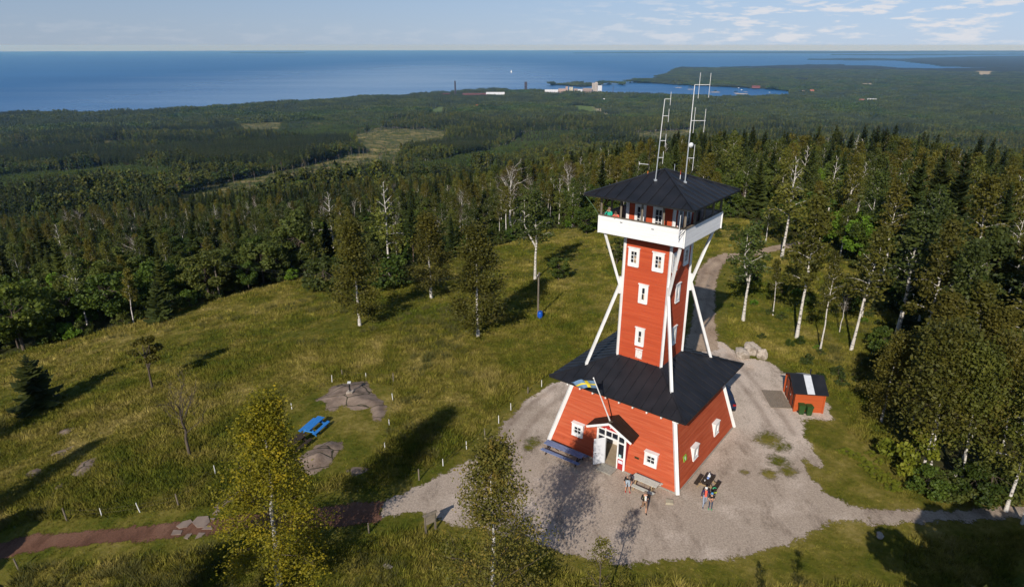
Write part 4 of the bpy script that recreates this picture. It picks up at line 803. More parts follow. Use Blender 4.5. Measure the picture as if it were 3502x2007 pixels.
# utility poles and wires
pA = at(1335, 788); hA = tall(pA, 676); pB = at(546, 740); hB = tall(pB, 648)
def upole(p, h, label):
    t = thing('utility_pole', label, 'pole', p); MB().path([(0, 0, -.3), (0, 0, h)], [.13, .09], 10).build('pole', M['greywood'], t)
    MB().box((0, 0, h-.35), (.9, .08, .09), rz=1.2).build('cross_arm', M['greywood'], t)
    for s in (-1, 1): MB().tube((s*.38*math.cos(1.2), s*.38*math.sin(1.2), h-.3), (s*.38*math.cos(1.2), s*.38*math.sin(1.2), h-.14), .035, .03, 8).build('insulator', M['inwhite'], t)
    return t
upole(pA, hA, 'wooden utility pole with a blue barrel at its foot in the meadow'); upole(pB, hB, 'bare wooden utility pole at the left edge of the wood')
def wire(a, b, sag, label):
    a, b = Vector(a), Vector(b); pts = []
    for i in range(17): u = i/16; p = a.lerp(b, u); p.z -= sag*4*u*(1-u); pts.append(p)
    tag(MB().path(pts, [.016]*17, 4).build('power_line', M['black'], None), label, 'wire')
for s, w in ((-1, 'upper'), (1, 'lower')):
    o = Vector((s*.38*math.cos(1.2), s*.38*math.sin(1.2), -.14)); wire(Vector(pA)+Vector((0, 0, hA))+o, Vector(pB)+Vector((0, 0, hB))+o, 1.6, 'thin %s overhead wire strung between the two wooden poles' % w)
bb = at(1340, 789); t = thing('barrel', 'small bright blue plastic barrel at the foot of the wooden pole', 'barrel', bb)
MB().path([(0, 0, 0), (0, 0, .08), (0, 0, .4), (0, 0, .72), (0, 0, .8)], [.26, .3, .32, .3, .26], 16).build('drum', mat('barrel_blue', (.01, .1, .5), (.01, .08, .42), 4, .4), t, smooth=False)
m_ = MB(); m_.path([(0, 0, .8), (0, 0, .86)], [.28, .28], 16); m_.build('lid', mat('barrel_lid', (.01, .08, .4), (.01, .07, .36), 4, .4), t)
# fence posts (white plastic and grey wooden) and their thin wires
def fpost(px, top, kind, label, lean=0):
    p = at(*px); h = max(.55, min(1.35, tall(p, top[1]))); m_ = MB(); lean_ = (top[0]-px[0])*.012
    if kind == 'w': m_.path([(0, 0, -.1), (lean_, 0, h*.5), (lean_*1.6, 0, h)], [.034, .032, .026], 6); o = m_.build('fence_post', M['white'], None, p)
    else: m_.path([(0, 0, -.1), (lean_, 0, h)], [.06, .05], 8); m_.ball((lean_, 0, h), .05, 8, sc=(1, 1, .4)); o = m_.build('fence_post', M['greywood'], None, p)
    tag(o, label, 'fence post', 'meadow fence posts'); return Vector(p)+Vector((lean_, 0, h*.8))
YF = []
for x, b_, tp, k, lb in [(1110, 1022, 945, 'g', 'grey wooden fence post nearest the yard path, with long shadow'), (1280, 920, 870, 'w', 'white fence post right of the nearest grey post along the yard'), (1447, 802, 745, 'w', 'white fence post near the treetop of the thin foreground birch'), (1577, 725, 655, 'g', 'grey wooden fence post midway along the yard edge'), (1676, 618, 562, 'w', 'white fence post beside the bend of the yard'), (1762, 525, 475, 'w', 'white fence post beside the car tracks of the yard'), (1884, 405, 362, 'g', 'far grey fence post by the yard next to the tower roof'), (1981, 357, 310, 'w', 'white fence post closest to the tower roof corner')]:
    YF.append(fpost(RA(x, b_), RA(x-2, tp), k, lb))
LF = []
for x, b_, tx, tp, k, lb in [(135, 1335, 110, 1255, 'g', 'dark grey fence post below the red path at the lower left'), (472, 988, 458, 900, 'g', 'grey fence post above the red path at the far left'), (718, 955, 715, 900, 'w', 'upright white fence post above the red path'), (988, 928, 965, 862, 'w', 'leaning white fence post above the red path'), (1258, 880, 1246, 800, 'g', 'yellowish wooden fence post above the path paving'), (1518, 660, 1516, 598, 'w', 'white fence post left of the yellow birch')]:
    LF.append(fpost(RB(x, b_), RB(tx, tp), k, lb))
EF = []
for x, b_, tx, tp, k, lb in [(205, 518, 203, 475, 'w', 'white fence post between the yellow birch top and the bedrock hump'), (490, 330, 496, 275, 'w', 'white fence post behind the left end of the bedrock hump'), (563, 277, 560, 238, 'g', 'slim grey fence post behind the bedrock hump'), (732, 296, 732, 262, 'w', 'short white fence post behind the top of the bedrock hump'), (928, 330, 928, 262, 'g', 'grey fence post behind the right end of the bedrock hump'), (923, 458, 917, 405, 'w', 'leaning white fence post right of the bedrock hump'), (897, 630, 896, 590, 'w', 'white fence post in the grass below the right end of the hump'), (867, 803, 866, 755, 'w', 'white fence post at the rim of the big tree shadow')]:
    EF.append(fpost(RA(x, b_), RA(tx, tp), k, lb))
fpost(RA(753, 1397), RA(753, 1328), 'g', 'lone grey fence post left of the wooden notice board')
fpost((785, 1008), (785, 985), 'w', 'white post left of the two meadow tables') if False else None
def frun(pts, label):
    m_ = MB()
    for dz in (0, -.3):
        for a, b_ in zip(pts[:-1], pts[1:]): m_.tube(a+Vector((0, 0, dz)), b_+Vector((0, 0, dz)), .003, n=4, caps=False)
    tag(m_.build('fence_wire', M['greywood'], None), label, 'wire')
frun(YF, 'fence wires running along the grass edge of the yard'); frun(LF[1:], 'fence wires above the red path at the left'); frun(EF, 'fence wires round the bedrock hump')
# shed with skylight strip
t = thing('shed', 'small red wooden shed with black roof and a pale roof strip', 'shed', (13.76, 3.43, 0), R(-8.4)); SW, SD, SH, SR = 2.33, 3.46, 1.92, 2.72
M['shedred'] = clapboard('shed_red', (.44, .085, .02), (.38, .07, .018), .13)
m_ = MB(); m_.box((SW/2, .04, SH/2), (SW, .08, SH)); m_.box((SW/2, SD-.04, SH/2), (SW, .08, SH))
for x in (0, SW-.08): m_.prism([(x, .08, 0), (x, SD-.08, 0), (x, SD-.08, SH), (x, SD/2, SR), (x, .08, SH)], (.08, 0, 0))
m_.build('wall', M['shedred'], t)
for x, y in ((0, 0), (SW, 0), (0, SD)): MB().box((x+(-.01 if x == 0 else .01), y-.01 if y == 0 else y+.01, SH/2), (.13, .13, SH-.06)).build('corner_post', M['shedred'], t)
ro = MB()
for s, y0 in ((1, -.22), (-1, SD+.22)):
    zz = SH-.22*(SR-SH)/(SD/2)
    ro.prism([(-.3, y0, zz), (SW+.22, y0, zz), (SW+.22, SD/2, SR), (-.3, SD/2, SR)], (0, 0, .07))
roof = ro.build('roof', M['roof'], t)
for s, y0 in ((1, -.22), (-1, SD+.22)):
    zz = SH-.22*(SR-SH)/(SD/2); q = MB(); q.prism([(.82, y0-.01*s, zz+.078), (1.42, y0-.01*s, zz+.078), (1.42, SD/2-.1*s, SR+.04), (.82, SD/2-.1*s, SR+.04)], (0, 0, .02)); q.build('roof_strip', mat('pale_roof_sheet', (.62, .64, .68), (.54, .56, .6), 3, .5), roof)
q = MB(); q.tube((1.45, SD/2+.15, SR-.1), (1.45, SD/2+.15, SR+.42), .06, n=10); q.tube((1.45, SD/2+.15, SR+.42), (1.45, SD/2+.15, SR+.5), .09, .08, 10); q.build('vent_pipe', M['black'], roof)
for y in (.55, 1.95):
    d = MB(); d.box((-.03, y+.42, .95), (.05, .8, 1.8)); dd = d.build('door', mat('shed_door', (.4, .08, .025), (.34, .065, .02), 4), t); d = MB()
    for o in (-.44, .44): d.box((-.045, y+.42+o, .95), (.05, .09, 1.88))
    d.box((-.043, y+.42, 1.9), (.05, .79, .09)); d.build('door_trim', M['black'], dd); d = MB(); d.box((-.07, y+.75, .95), (.04, .04, .14)); d.build('handle', M['galv'], dd)
m_ = MB(); dv1 = Vector((math.cos(R(-8.4)), math.sin(R(-8.4)), 0))
for i in range(13): m_.box((.07+.14*i, 1.55, .045), (.125, 3.1, .05))
for y in (.2, 1.5, 2.9): m_.box((.9, y, .012), (1.8, .1, .02))
o = m_.build('deck', mat('deck_wood', (.27, .22, .17), (.19, .155, .12), 3, .85, .3, .2, (6, 1, 6)), None, (12.0, 4.0, .0)); o.rotation_euler = (0, 0, R(-5)); tag(o, 'grey plank deck lying in front of the shed doors', 'deck')
def bin_(c, a, label):
    t = thing('wheelie_bin', label, 'bin', (c[0], c[1], 0), R(a), 'bins in front of the shed'); g = mat('bin_green', (.03, .075, .018), (.025, .06, .015), 4, .5)
    m_ = MB(); m_.add([(-.19, -.2, .05), (.19, -.2, .05), (.19, .16, .05), (-.19, .16, .05), (-.25, -.27, .86), (.25, -.27, .86), (.25, .25, .86), (-.25, .25, .86)], [(3, 2, 1, 0), (4, 5, 6, 7), (0, 1, 5, 4), (1, 2, 6, 5), (2, 3, 7, 6), (3, 0, 4, 7)]); m_.box((0, -.0, .85), (.54, .56, .05)); m_.build('bin_body', g, t)
    m_ = MB(); m_.box((0, -.0, .9), (.55, .58, .05)); m_.box((0, -.02, .94), (.42, .44, .03)); m_.build('lid', g, t); m_ = MB(); m_.tube((-.2, .3, .92), (.2, .3, .92), .02, n=8); m_.build('handle', g, t)
    for s in (-1, 1): w = MB(); w.tube((s*.22, .2, .1), (s*.27, .2, .1), .1, n=14); w.build('wheel', M['black'], t)
bin_((14.2, 3.02), -10, 'green wheelie bin on the left in front of the shed'); bin_((14.78, 2.84), -4, 'green wheelie bin on the right in front of the shed')
# the car behind the tower
def car():
    t = thing('parked_car', 'dark blue car parked behind the right corner of the tower', 'car', (7.85, 5.2, 0), R(-4)); pm = mat('dark_car_paint', (.012, .02, .05), (.01, .016, .04), 2, .22, 0, .6)
    prof = [(-2.15, .3), (-2.2, .62), (-2.12, .95), (-1.78, 1.06), (-1.35, 1.42), (-.2, 1.48), (.55, 1.38), (1.15, 1.0), (1.95, .86), (2.2, .62), (2.15, .3)]
    secs = [(-.86, .0, .93), (-.8, .03, 1.0), (0, 0.05, 1.015), (.8, .03, 1.0), (.86, .0, .93)]; vs = []; n = len(prof)
    for (x, _, k) in secs:
        for (y, z) in prof:
            tap = 1-.2*max(0, (z-.95)/.5); vs.append((x*tap, y*(.985 if abs(x) > .81 else 1), .3+(z-.3)*k))
    fs = []
    for i in range(len(secs)-1):
        for j in range(n): fs.append((i*n+j, i*n+(j+1) % n, (i+1)*n+(j+1) % n, (i+1)*n+j))
    fs += [tuple(range(n)), tuple(range((len(secs)-1)*n+n-1, (len(secs)-1)*n-1, -1))]
    m_ = MB(); m_.add(vs, fs); m_.build('body', pm, t)
    g = MB(); g.add([(-.6, -1.74, 1.1), (.6, -1.74, 1.1), (.54, -1.4, 1.415), (-.54, -1.4, 1.415)], [(0, 1, 2, 3)]); o = g.build('rear_window', M['glass'], t)
    g = MB(); g.add([(-.6, 1.1, 1.06), (.6, 1.1, 1.06), (.54, .6, 1.385), (-.54, .6, 1.385)], [(0, 1, 2, 3)]); g.build('windscreen', M['glass'], t)
    for s in (-1, 1):
        g = MB(); g.add([(s*.835, -1.45, 1.06), (s*.835, .85, 1.06), (s*.72, .45, 1.37), (s*.72, -1.25, 1.39)], [(0, 1, 2, 3)]); g.build('side_window', M['glass'], t)
        l = MB(); l.box((s*.68, -2.15, .86), (.26, .1, .16)); l.build('tail_light', mat('tail_red', (.35, .01, .01), (.3, .01, .01), 5, .3), t)
        for y in (-1.35, 1.32):
            w = MB(); w.tube((s*.72, y, .31), (s*.9, y, .31), .31, n=20); wo = w.build('wheel', M['black'], t); w = MB(); w.tube((s*.88, y, .31), (s*.915, y, .31), .2, .18, 14); w.build('rim', M['galv'], wo)
        mr_ = MB(); mr_.ball((s*.98, .75, 1.0), .11, 8, sc=(1, .6, .8)); mr_.build('mirror', pm, t)
    p = MB(); p.box((0, -2.215, .7), (.52, .02, .12)); p.build('number_plate', M['white'], t); b_ = MB(); b_.box((0, -2.2, .42), (1.5, .12, .16)); b_.build('bumper', M['black'], t)
car()
# log pile in the wood on the right
lp = at(2122, 562); t = thing('log_pile', 'stack of cut logs at the clearing in the right-hand wood', 'log pile', lp, R(12)); rg = random.Random(4); LM = mat('log_bark', (.2, .12, .085), (.12, .075, .055), 3, .9, .3)
for r_ in range(4):
    for i in range(8-r_): MB().tube((-2+rg.uniform(-.2, .2), -1.6+.4*i+.2*r_, .19+.34*r_), (2+rg.uniform(-.3, .3), -1.6+.4*i+.2*r_, .19+.34*r_), .2, .17, 8).build('log', LM, t)

# ------------------------------------------------------------------ far works, houses and boats down by the lake
def RF(x, y): return ((1450+x/3.63)*2541/IW, (220+y/3.63)*1456/IH)
def RG(x, y): return ((2300+x/2.08)*2541/IW, y/2.08*1456/IH)
BUILT = []
def farbase(px, py, ztop=-247.0, zb=-258.0): P = at(px, py, ztop); return np.array([P[0], P[1], zb])
def far(name, label, cat, conv, x0, x1, yt, yb, mwall, mroof, kind='flat', depth=.6, group=None, ztop=-247.0, zb=-258.0, win=0, dist=None):
    a = conv(x0, yb); b_ = conv(x1, yb); P = farbase((a[0]+b_[0])/2, a[1], ztop, zb)
    Q0 = at(*a, ztop); Q1 = at(*b_, ztop); w = float(np.linalg.norm(Q1-Q0)); H = tall(P, conv(x0, yt)[1]); d = max(w*depth, 4.0)
    az_ = math.atan2(P[0]-CAM[0], P[1]-CAM[1]); BUILT.append((P[0], P[1], max(w, d)*.6+3))
    t = thing(name, label, cat, P, -az_, group)
    if kind == 'flat':
        m_ = MB(); m_.box((0, d/2, H/2), (w, d, H)); m_.build('wall', mwall, t); m_ = MB(); m_.box((0, d/2, H+.2), (w+.5, d+.5, .5)); m_.build('roof', mroof, t)
    else:
        ph = min(H*.4, d*.4); hw = H-ph; m_ = MB(); m_.box((0, d/2, hw/2), (w, d, hw)); m_.prism([(-w/2, 0, hw), (-w/2, d, hw), (-w/2, d/2, H-.1)], (w, 0, 0)); m_.build('wall', mwall, t)
        m_ = MB()
        for y0 in (-.5, d+.5): m_.prism([(-w/2-.5, y0, hw-.3), (w/2+.5, y0, hw-.3), (w/2+.5, d/2, H), (-w/2-.5, d/2, H)], (0, 0, .3))
        m_.build('roof', mroof, t)
    for i in range(win): m_ = MB(); m_.box((-w/2+w*(i+.5)/win, -.02, H*.45), (w/win*.45, .1, H*.16)); m_.build('window', M['glass'], t)
    return t, w, d, H
fm_ = lambda n, c: mat(n, c, tuple(x*.82 for x in c), .12, .9, world_pos=True)
cPink, cCream, cConc, cWhite, cBrown, cGrey, cRedB, cDark, cTile = [fm_(n, c) for n, c in (('pinkish_render', (.42, .3, .25)), ('cream_render', (.6, .55, .42)), ('silo_concrete', (.45, .4, .36)), ('pale_sheet', (.6, .61, .64)), ('brown_hall', (.3, .23, .2)), ('grey_hall', (.42, .41, .42)), ('red_brown_hall', (.12, .05, .05)), ('dark_masonry', (.06, .05, .055)), ('orange_tile', (.36, .11, .06)))]
GF = 'works buildings by the lake'
t, w, d, H = far('factory_tower', 'tall grey concrete silo block of the lakeside works', 'silo', RF, 2083, 2155, 236, 342, cConc, cConc, win=0, group=GF, depth=.8)
for i in range(4):
    m_ = MB(); m_.tube((-w/2+w*(i+.5)/4, -.0, 0), (-w/2+w*(i+.5)/4, -.0, H-3), w/8.4, n=14); m_.build('silo', cConc, t)
m_ = MB(); m_.box((w*.2, d/2, H+3), (w*.4, d*.5, 5)); m_.build('head_house', cConc, t)
far('factory_hall', 'white block right of the concrete silos', 'factory', RF, 2157, 2207, 267, 345, cWhite, cWhite, group=GF)
far('factory_hall', 'long brown hall left of the concrete silos', 'factory', RF, 1970, 2082, 302, 348, cBrown, cGrey, win=6, group=GF)
far('factory_hall', 'low white hall between the cream tanks and the brown hall', 'factory', RF, 1908, 1966, 312, 338, cWhite, cGrey, group=GF)
far('factory_hall', 'small brown block beside the cream tanks', 'factory', RF, 1858, 1906, 307, 346, cBrown, cGrey, group=GF)
t, w, d, H = far('storage_tank', 'cream coloured tanks in the middle of the lakeside works', 'tank', RF, 1802, 1850, 292, 342, cCream, cCream, group=GF, depth=.5)
for s in (-1, 1): m_ = MB(); m_.tube((s*w*.26, -1, 0), (s*w*.26, -1, H+4), w*.22, n=14); m_.build('tank', cCream, t)
far('factory_tower', 'slim pinkish tower of the lakeside works', 'factory', RF, 1756, 1785, 278, 346, cPink, cPink, group=GF, win=1)
far('factory_hall', 'pinkish hall left of the slim tower', 'factory', RF, 1668, 1754, 307, 346, cPink, cGrey, win=4, group=GF)
far('factory_hall', 'long white-roofed shed at the left end of the lakeside works', 'factory', RF, 1500, 1664, 318, 350, cWhite, cWhite, 'gable', .3, GF)
P = farbase(*RF(390, 397)); hh = tall(P, RF(390, 205)[1]); t = thing('factory_chimney', 'tall dark brick chimney standing alone above the forest', 'chimney', P); BUILT.append((P[0], P[1], 15)); rr = 8.5*np.linalg.norm(P-CAM)/FPX/2.63*1.0
m_ = MB(); m_.path([(0, 0, 0), (0, 0, hh*.9), (0, 0, hh*.93), (0, 0, hh)], [rr, rr*.72, rr*.85, rr*.3], 16); m_.build('stack', cDark, t)
far('water_tower', 'dark square old tower standing above the shore forest', 'tower', RF, 1247, 1280, 222, 316, cDark, cDark, depth=1, win=1)
far('factory_hall', 'long dark red hall beside the brick chimney', 'factory', RF, 480, 828, 362, 386, cRedB, cRedB, 'gable', .15, GF)
far('factory_hall', 'wide white-roofed hall right of the dark red hall', 'factory', RF, 772, 1000, 350, 385, cWhite, cWhite, 'gable', .25, GF)
far('factory_hall', 'reddish brick block left of the chimney', 'factory', RF, 230, 328, 362, 402, cRedB, cDark, group=GF, win=3)
P = farbase(*RF(2346, 344)); hh = tall(P, RF(2346, 280)[1]); t = thing('harbour_crane', 'thin dark harbour crane right of the silos', 'crane', P); m_ = MB(); m_.bar((-4, 0, 0), (0, 0, hh), 1.4); m_.bar((5, 0, 0), (0, 0, hh*.8), 1.2); m_.build('leg_frame', cDark, t); m_ = MB(); m_.bar((-1, 0, hh*.6), (4, 0, hh*1.2), 1.0); m_.build('jib', cDark, t)
def house(label, conv, x0, x1, yt, yb, mw, mr, zt=None):
    P0 = at(*conv((x0+x1)/2, yb)); far('house', label, 'house', conv, x0, x1, yt, yb, mw, mr, 'gable', .8, 'houses among the forest', P0[2]+6, P0[2]-1.0)
house('house with orange tiled roof by the green field left of the works', RF, 646, 692, 505, 530, cWhite, cTile)
house('orange-red house in the forest right of the antenna mast', RG, 386, 414, 814, 834, fm_('orange_wall', (.55, .16, .07)), cTile)
house('small dark red house just above the orange-red one', RG, 374, 392, 780, 792, cTile, cTile)
house('white house beyond the forest right of the green field', RF, 2226, 2244, 428, 440, cWhite, cWhite)
house('red boathouse row on the far shore of the bay', RG, 566, 622, 611, 621, fm_('boathouse_red', (.2, .07, .06)), fm_('boathouse_roof', (.16, .06, .05)))
house('pale brown house at the right end of the bay', RG, 918, 938, 646, 660, cPink, cPink)
house('red-roofed house right of the bay end', RG, 978, 1004, 640, 654, cCream, cTile)
house('long white-roofed building in the right-hand forest', RG, 1388, 1446, 705, 720, cWhite, cWhite)
house('red building beside the long white roof in the right-hand forest', RG, 1330, 1366, 707, 720, fm_('barn_red', (.3, .08, .07)), fm_('barn_roof', (.3, .12, .1)))
house('white cottage at the far left among the trees', lambda x, y: (x/1.955*2541/IW, (100+y/1.955)*1456/IH), 952, 1000, 680, 696, cWhite, cWhite)
def boat(conv, x, y, L, H, label, sail):
    P = at(*conv(x, y), LAKE_Z); t = thing('sailing_boat' if sail else 'motor_boat', label, 'boat', P); m_ = MB(); m_.prism([(-L/2, -L*.14, .0), (L*.3, -L*.14, 0), (L/2, 0, 0), (L*.3, L*.14, 0), (-L/2, L*.14, 0)], (0, 0, L*.12)); m_.build('hull', M['white'], t)
    if sail: m_ = MB(); m_.tube((0, 0, 0), (0, 0, H), .15, n=6); m_.build('mast', M['galv'], t); m_ = MB(); m_.prism([(-.2, 0, L*.15), (-L*.45, 0, L*.2), (-.1, 0, H*.97)], (0, .12, 0)); m_.build('sail', M['white'], t); m_ = MB(); m_.prism([(.2, 0, L*.15), (L*.45, 0, L*.15), (.1, 0, H*.85)], (0, .12, 0)); m_.build('jib', M['white'], t)
    else: m_ = MB(); m_.box((-L*.1, 0, L*.2), (L*.4, L*.2, L*.16)); m_.build('cabin', M['white'], t)
boat(RF, 1084, 104, 16, 34, 'white sailing boat far out on the blue lake', True)
boat(RG, 492, 642, 14, 0, 'white motor boat in the middle of the bay', False); boat(RG, 690, 659, 10, 0, 'white motor boat near the right end of the bay', False); boat(RG, 470, 628, 12, 0, 'white motor boat moored at the far shore of the bay', False)
ISLETS = []
for i, (x, y, r_) in enumerate([(42, 625, 14), (130, 638, 14), (303, 658, 18), (452, 664, 9), (520, 655, 8), (490, 670, 22)]):
    P = at(*RG(x, y), LAKE_Z); ISLETS.append((P[0], P[1], r_*2.0)); m_ = MB(); m_.ball((0, 0, 0), r_*2.0, 16, sc=(1, .5, .1)); tag(m_.build('islet', M['boulder'], None, P), ['low wooded islet nearest the antenna masts in the bay', 'second wooded islet from the left in the bay', 'round wooded islet off the far shore of the bay', 'tiny bare skerry with one bush in the bay', 'tiny skerry off the boathouses', 'flat bare skerry at the near shore of the bay'][i], 'islet', 'islets in the bay', 'structure')
# ------------------------------------------------------------------ people
SKIN = mat('skin', (.52, .29, .19), (.45, .24, .15), 9, .6); EYE = mat('eye_dark', (.03, .02, .02), (.02, .015, .015), 9, .3)
RAD = dict(pelvis=.145, spine=.13, chest=.155, neck=.058, head0=.075, head1=.098, head2=.082, sh=.068, el=.046, wr=.032, hip=.098, kn=.062, an=.044, toe=.036)
BONES = [('pelvis', 'spine', 'shirt'), ('spine', 'chest', 'shirt'), ('chest', 'neck', 'shirt'), ('neck', 'head0', 'skin'), ('head0', 'head1', 'skin'), ('head1', 'head2', 'skin')]
for s in 'lr': BONES += [('chest', 'sh'+s, 'shirt'), ('sh'+s, 'el'+s, 'sleeve'), ('el'+s, 'wr'+s, 'forearm'), ('pelvis', 'hip'+s, 'pants'), ('hip'+s, 'kn'+s, 'pants'), ('kn'+s, 'an'+s, 'calf'), ('an'+s, 'toe'+s, 'shoe')]
def person(label, loc, face, H, J, mats, build=1.0, cap=None, hair=None, group='visitors'):
    """one skinned figure; local -Y is the way it faces; J overrides joints of a 1.75 m template"""
    base = dict(pelvis=(0, 0, .96), spine=(0, 0, 1.15), chest=(0, 0, 1.36), neck=(0, -.01, 1.5), head0=(0, -.02, 1.56), head1=(0, -.03, 1.64), head2=(0, -.02, 1.72))
    for s, q in (('l', -1), ('r', 1)):
        base.update({'sh'+s: (q*.185, 0, 1.42), 'el'+s: (q*.23, .01, 1.14), 'wr'+s: (q*.24, -.06, .9), 'hip'+s: (q*.095, 0, .92), 'kn'+s: (q*.105, -.01, .5), 'an'+s: (q*.11, .02, .08), 'toe'+s: (q*.12, -.15, .04)})
    base.update(J); names = list(base); k = H/1.75
    me = bpy.data.meshes.new('figure'); me.from_pydata([tuple(c*k for c in base[n]) for n in names], [(names.index(a), names.index(b)) for a, b, _ in BONES], [])
    o = bpy.data.objects.new('figure', me); COL.objects.link(o); o.modifiers.new('s', 'SKIN')
    for i, n in enumerate(names):
        r = RAD.get(n, RAD.get(n[:-1], .05))*k*(build if n in ('pelvis', 'spine', 'chest') or n[:-1] in ('sh', 'hip', 'kn') else 1); fl = .78 if n in ('pelvis', 'spine', 'chest') else 1
        me.skin_vertices[0].data[i].radius = (r, r*fl)
        me.skin_vertices[0].data[i].use_root = n == 'pelvis'
    sub = o.modifiers.new('u', 'SUBSURF'); sub.levels = 1; sub.render_levels = 1
    dg = bpy.context.evaluated_depsgraph_get(); m2 = bpy.data.meshes.new_from_object(o.evaluated_get(dg)); bpy.data.objects.remove(o); 
    vs = [v.co.copy() for v in m2.vertices]; fs = [tuple(p.vertices) for p in m2.polygons]; keys = ['skin', 'shirt', 'sleeve', 'forearm', 'pants', 'calf', 'shoe']; seg = [(Vector(base[a])*k, Vector(base[b])*k, z) for a, b, z in BONES]
    def zone(c):
        best = (9, 'skin')
        for a, b, z in seg:
            ab = b-a; t = max(0, min(1, (c-a).dot(ab)/ab.length_squared)); d = (c-a-ab*t).length/(.6 if z == 'shirt' else 1)
            if z == 'pants' and t < .02 and c.z > base['pelvis'][2]*k+.05*k: d += .03
            best = min(best, (d, z))
        return best[1]
    B_ = MB(); B_.v = [tuple(v) for v in vs]; B_.f = fs; B_.m = [keys.index(zone(sum((vs[i] for i in f), Vector())/len(f))) for f in fs]
    for s, q in (('l', -1), ('r', 1)):                         # palms, five fingers each, thumb from the side of the palm
        el, w = Vector(base['el'+s])*k, Vector(base['wr'+s])*k; d = (w-el).normalized(); x = d.cross(Vector((0, 1, 0))); x = x.normalized() if x.length > .1 else Vector((1, 0, 0)); y = d.cross(x)
        pm = w+d*.075*k; B_.path([w-d*.02*k, w+d*.03*k, pm], [.026*k, .036*k, .034*k], 8)
        for i, ln in enumerate((.07, .08, .075, .058)):
            r_ = pm+x*(.027-.018*i)*k; B_.path([r_-d*.02*k, r_+d*ln*.45*k+y*.008*k, r_+d*ln*.8*k+y*.026*k], [.0095*k, .009*k, .0075*k], 6)
        th = w+d*.03*k+x*.03*k; B_.path([th, th+x*.03*k+d*.025*k, th+x*.036*k+d*.055*k+y*.01*k], [.012*k, .011*k, .009*k], 6)
    hc = Vector(base['head1'])*k; hd = (Vector(base['head2'])-Vector(base['head0'])).normalized(); fw = Vector((0, -1, 0)); fw = (fw-hd*fw.dot(hd)).normalized(); sx = fw.cross(hd)
    B_.ball(hc+fw*.1*k-hd*.005*k, .018*k, 6, sc=(1, 1, 1.5))
    for q in (-1, 1): B_.ball(hc+sx*q*.096*k-hd*.01*k, .026*k, 6, sc=(.5, .8, 1.2))
    root = thing('person', label, 'person', loc, face, group)
    body = B_.build('body', [mats.get(z, mats.get({'sleeve': 'shirt', 'forearm': 'skin', 'calf': 'pants'}.get(z), SKIN)) if z != 'skin' else SKIN for z in keys], root, smooth=True)
    e = MB()
    for q in (-1, 1): e.ball(hc+fw*.09*k+sx*q*.034*k+hd*.018*k, .012*k, 6)
    e.build('eyes', EYE, root); m_ = MB(); m_.bar(hc+fw*.094*k-sx*.025*k-hd*.045*k, hc+fw*.094*k+sx*.025*k-hd*.045*k, .008*k); m_.build('mouth', mat('lips', (.35, .13, .1), (.3, .1, .09), 9, .5), root)
    if cap:
        c_ = MB(); c_.ball(hc+hd*.035*k, .112*k, 12, sc=(1, 1, .85)); c_.prism([hc+hd*.05*k+fw*a*k+sx*b*k for a, b in ((.06, -.08), (.18, -.05), (.19, .05), (.06, .08))], hd*.015*k); c_.build('cap', cap, root, smooth=True)
    if hair:
        c_ = MB(); c_.ball(hc+hd*.03*k-fw*.018*k, .108*k, 12, sc=(1, 1, 1.0)); c_.build('hair', hair, root, smooth=True)
    return root, k, base
cm = lambda n, c: mat('cloth_'+n, c, tuple(x*.75 for x in c), 8, .85, .15)
BLK, WHT, BRN, LBL, NAVY, CORAL, DEN, TEAL, RED_, GRN = [cm(n, c) for n, c in (('black', (.014, .013, .014)), ('white', (.75, .74, .72)), ('brown', (.26, .16, .1)), ('light_blue', (.42, .5, .58)), ('navy', (.025, .02, .075)), ('coral', (.75, .13, .08)), ('denim', (.04, .06, .11)), ('teal', (.02, .42, .28)), ('red', (.45, .03, .03)), ('green', (.05, .45, .18)))]
HG = cm('grey_hair', (.2, .15, .12)); HB = cm('brown_hair', (.09, .05, .03))
toc = lambda x, y: math.atan2(-(CAM[0]-x), -(CAM[1]-y))*-1     # turn local -Y towards the camera
def facing(x, y, off=0): return math.atan2(CAM[1]-y, CAM[0]-x)+math.pi/2+R(off)
person('man in black T-shirt, pale blue shorts and red shoes bending at the white table', (-2.52, -7.42, 0), facing(-2.5, -7.4, 8), 1.76, {'spine': (0, -.03, 1.13), 'chest': (0, -.16, 1.31), 'neck': (.01, -.27, 1.42), 'head0': (.02, -.33, 1.45), 'head1': (.02, -.4, 1.5), 'head2': (.02, -.44, 1.57), 'shl': (-.2, -.19, 1.36), 'shr': (.2, -.19, 1.36), 'ell': (-.27, -.2, 1.08), 'elr': (.27, -.18, 1.08), 'wrl': (-.21, -.2, .82), 'wrr': (.2, -.19, .82), 'anl': (-.12, .02, .08), 'anr': (.15, -.03, .08), 'toer': (.2, -.2, .04)}, dict(shirt=BLK, pants=LBL, calf=SKIN, shoe=RED_), 1.08, None, HG)
rt, k, bs = person('grey-haired man in dark jacket and brown shorts walking across the gravel', (-1.74, -9.62, 0), facing(-1.74, -9.6, 12), 1.76, {'elr': (.27, .02, 1.15), 'wrr': (.17, -.2, 1.3), 'ell': (-.26, -.02, 1.15), 'wrl': (-.06, -.24, 1.12), 'knl': (-.1, .04, .5), 'anl': (-.16, .36, .24), 'toel': (-.2, .3, .06), 'knr': (.1, -.12, .5), 'anr': (.1, -.14, .08), 'toer': (.14, -.3, .04)}, dict(shirt=BLK, forearm=BLK, pants=BRN, calf=SKIN, shoe=BLK), 1.12, None, HG)
m_ = MB(); m_.box((0, -.128, 1.2), (.13, .02, .42)); m_.box((0, -.115, 1.43), (.1, .05, .06)); m_.build('shirt_front', WHT, rt); m_ = MB(); m_.bar((-.12, -.13, 1.44), (-.05, -.14, 1.14), .025, .015); m_.build('camera_strap', cm('yellow', (.6, .55, .05)), rt)
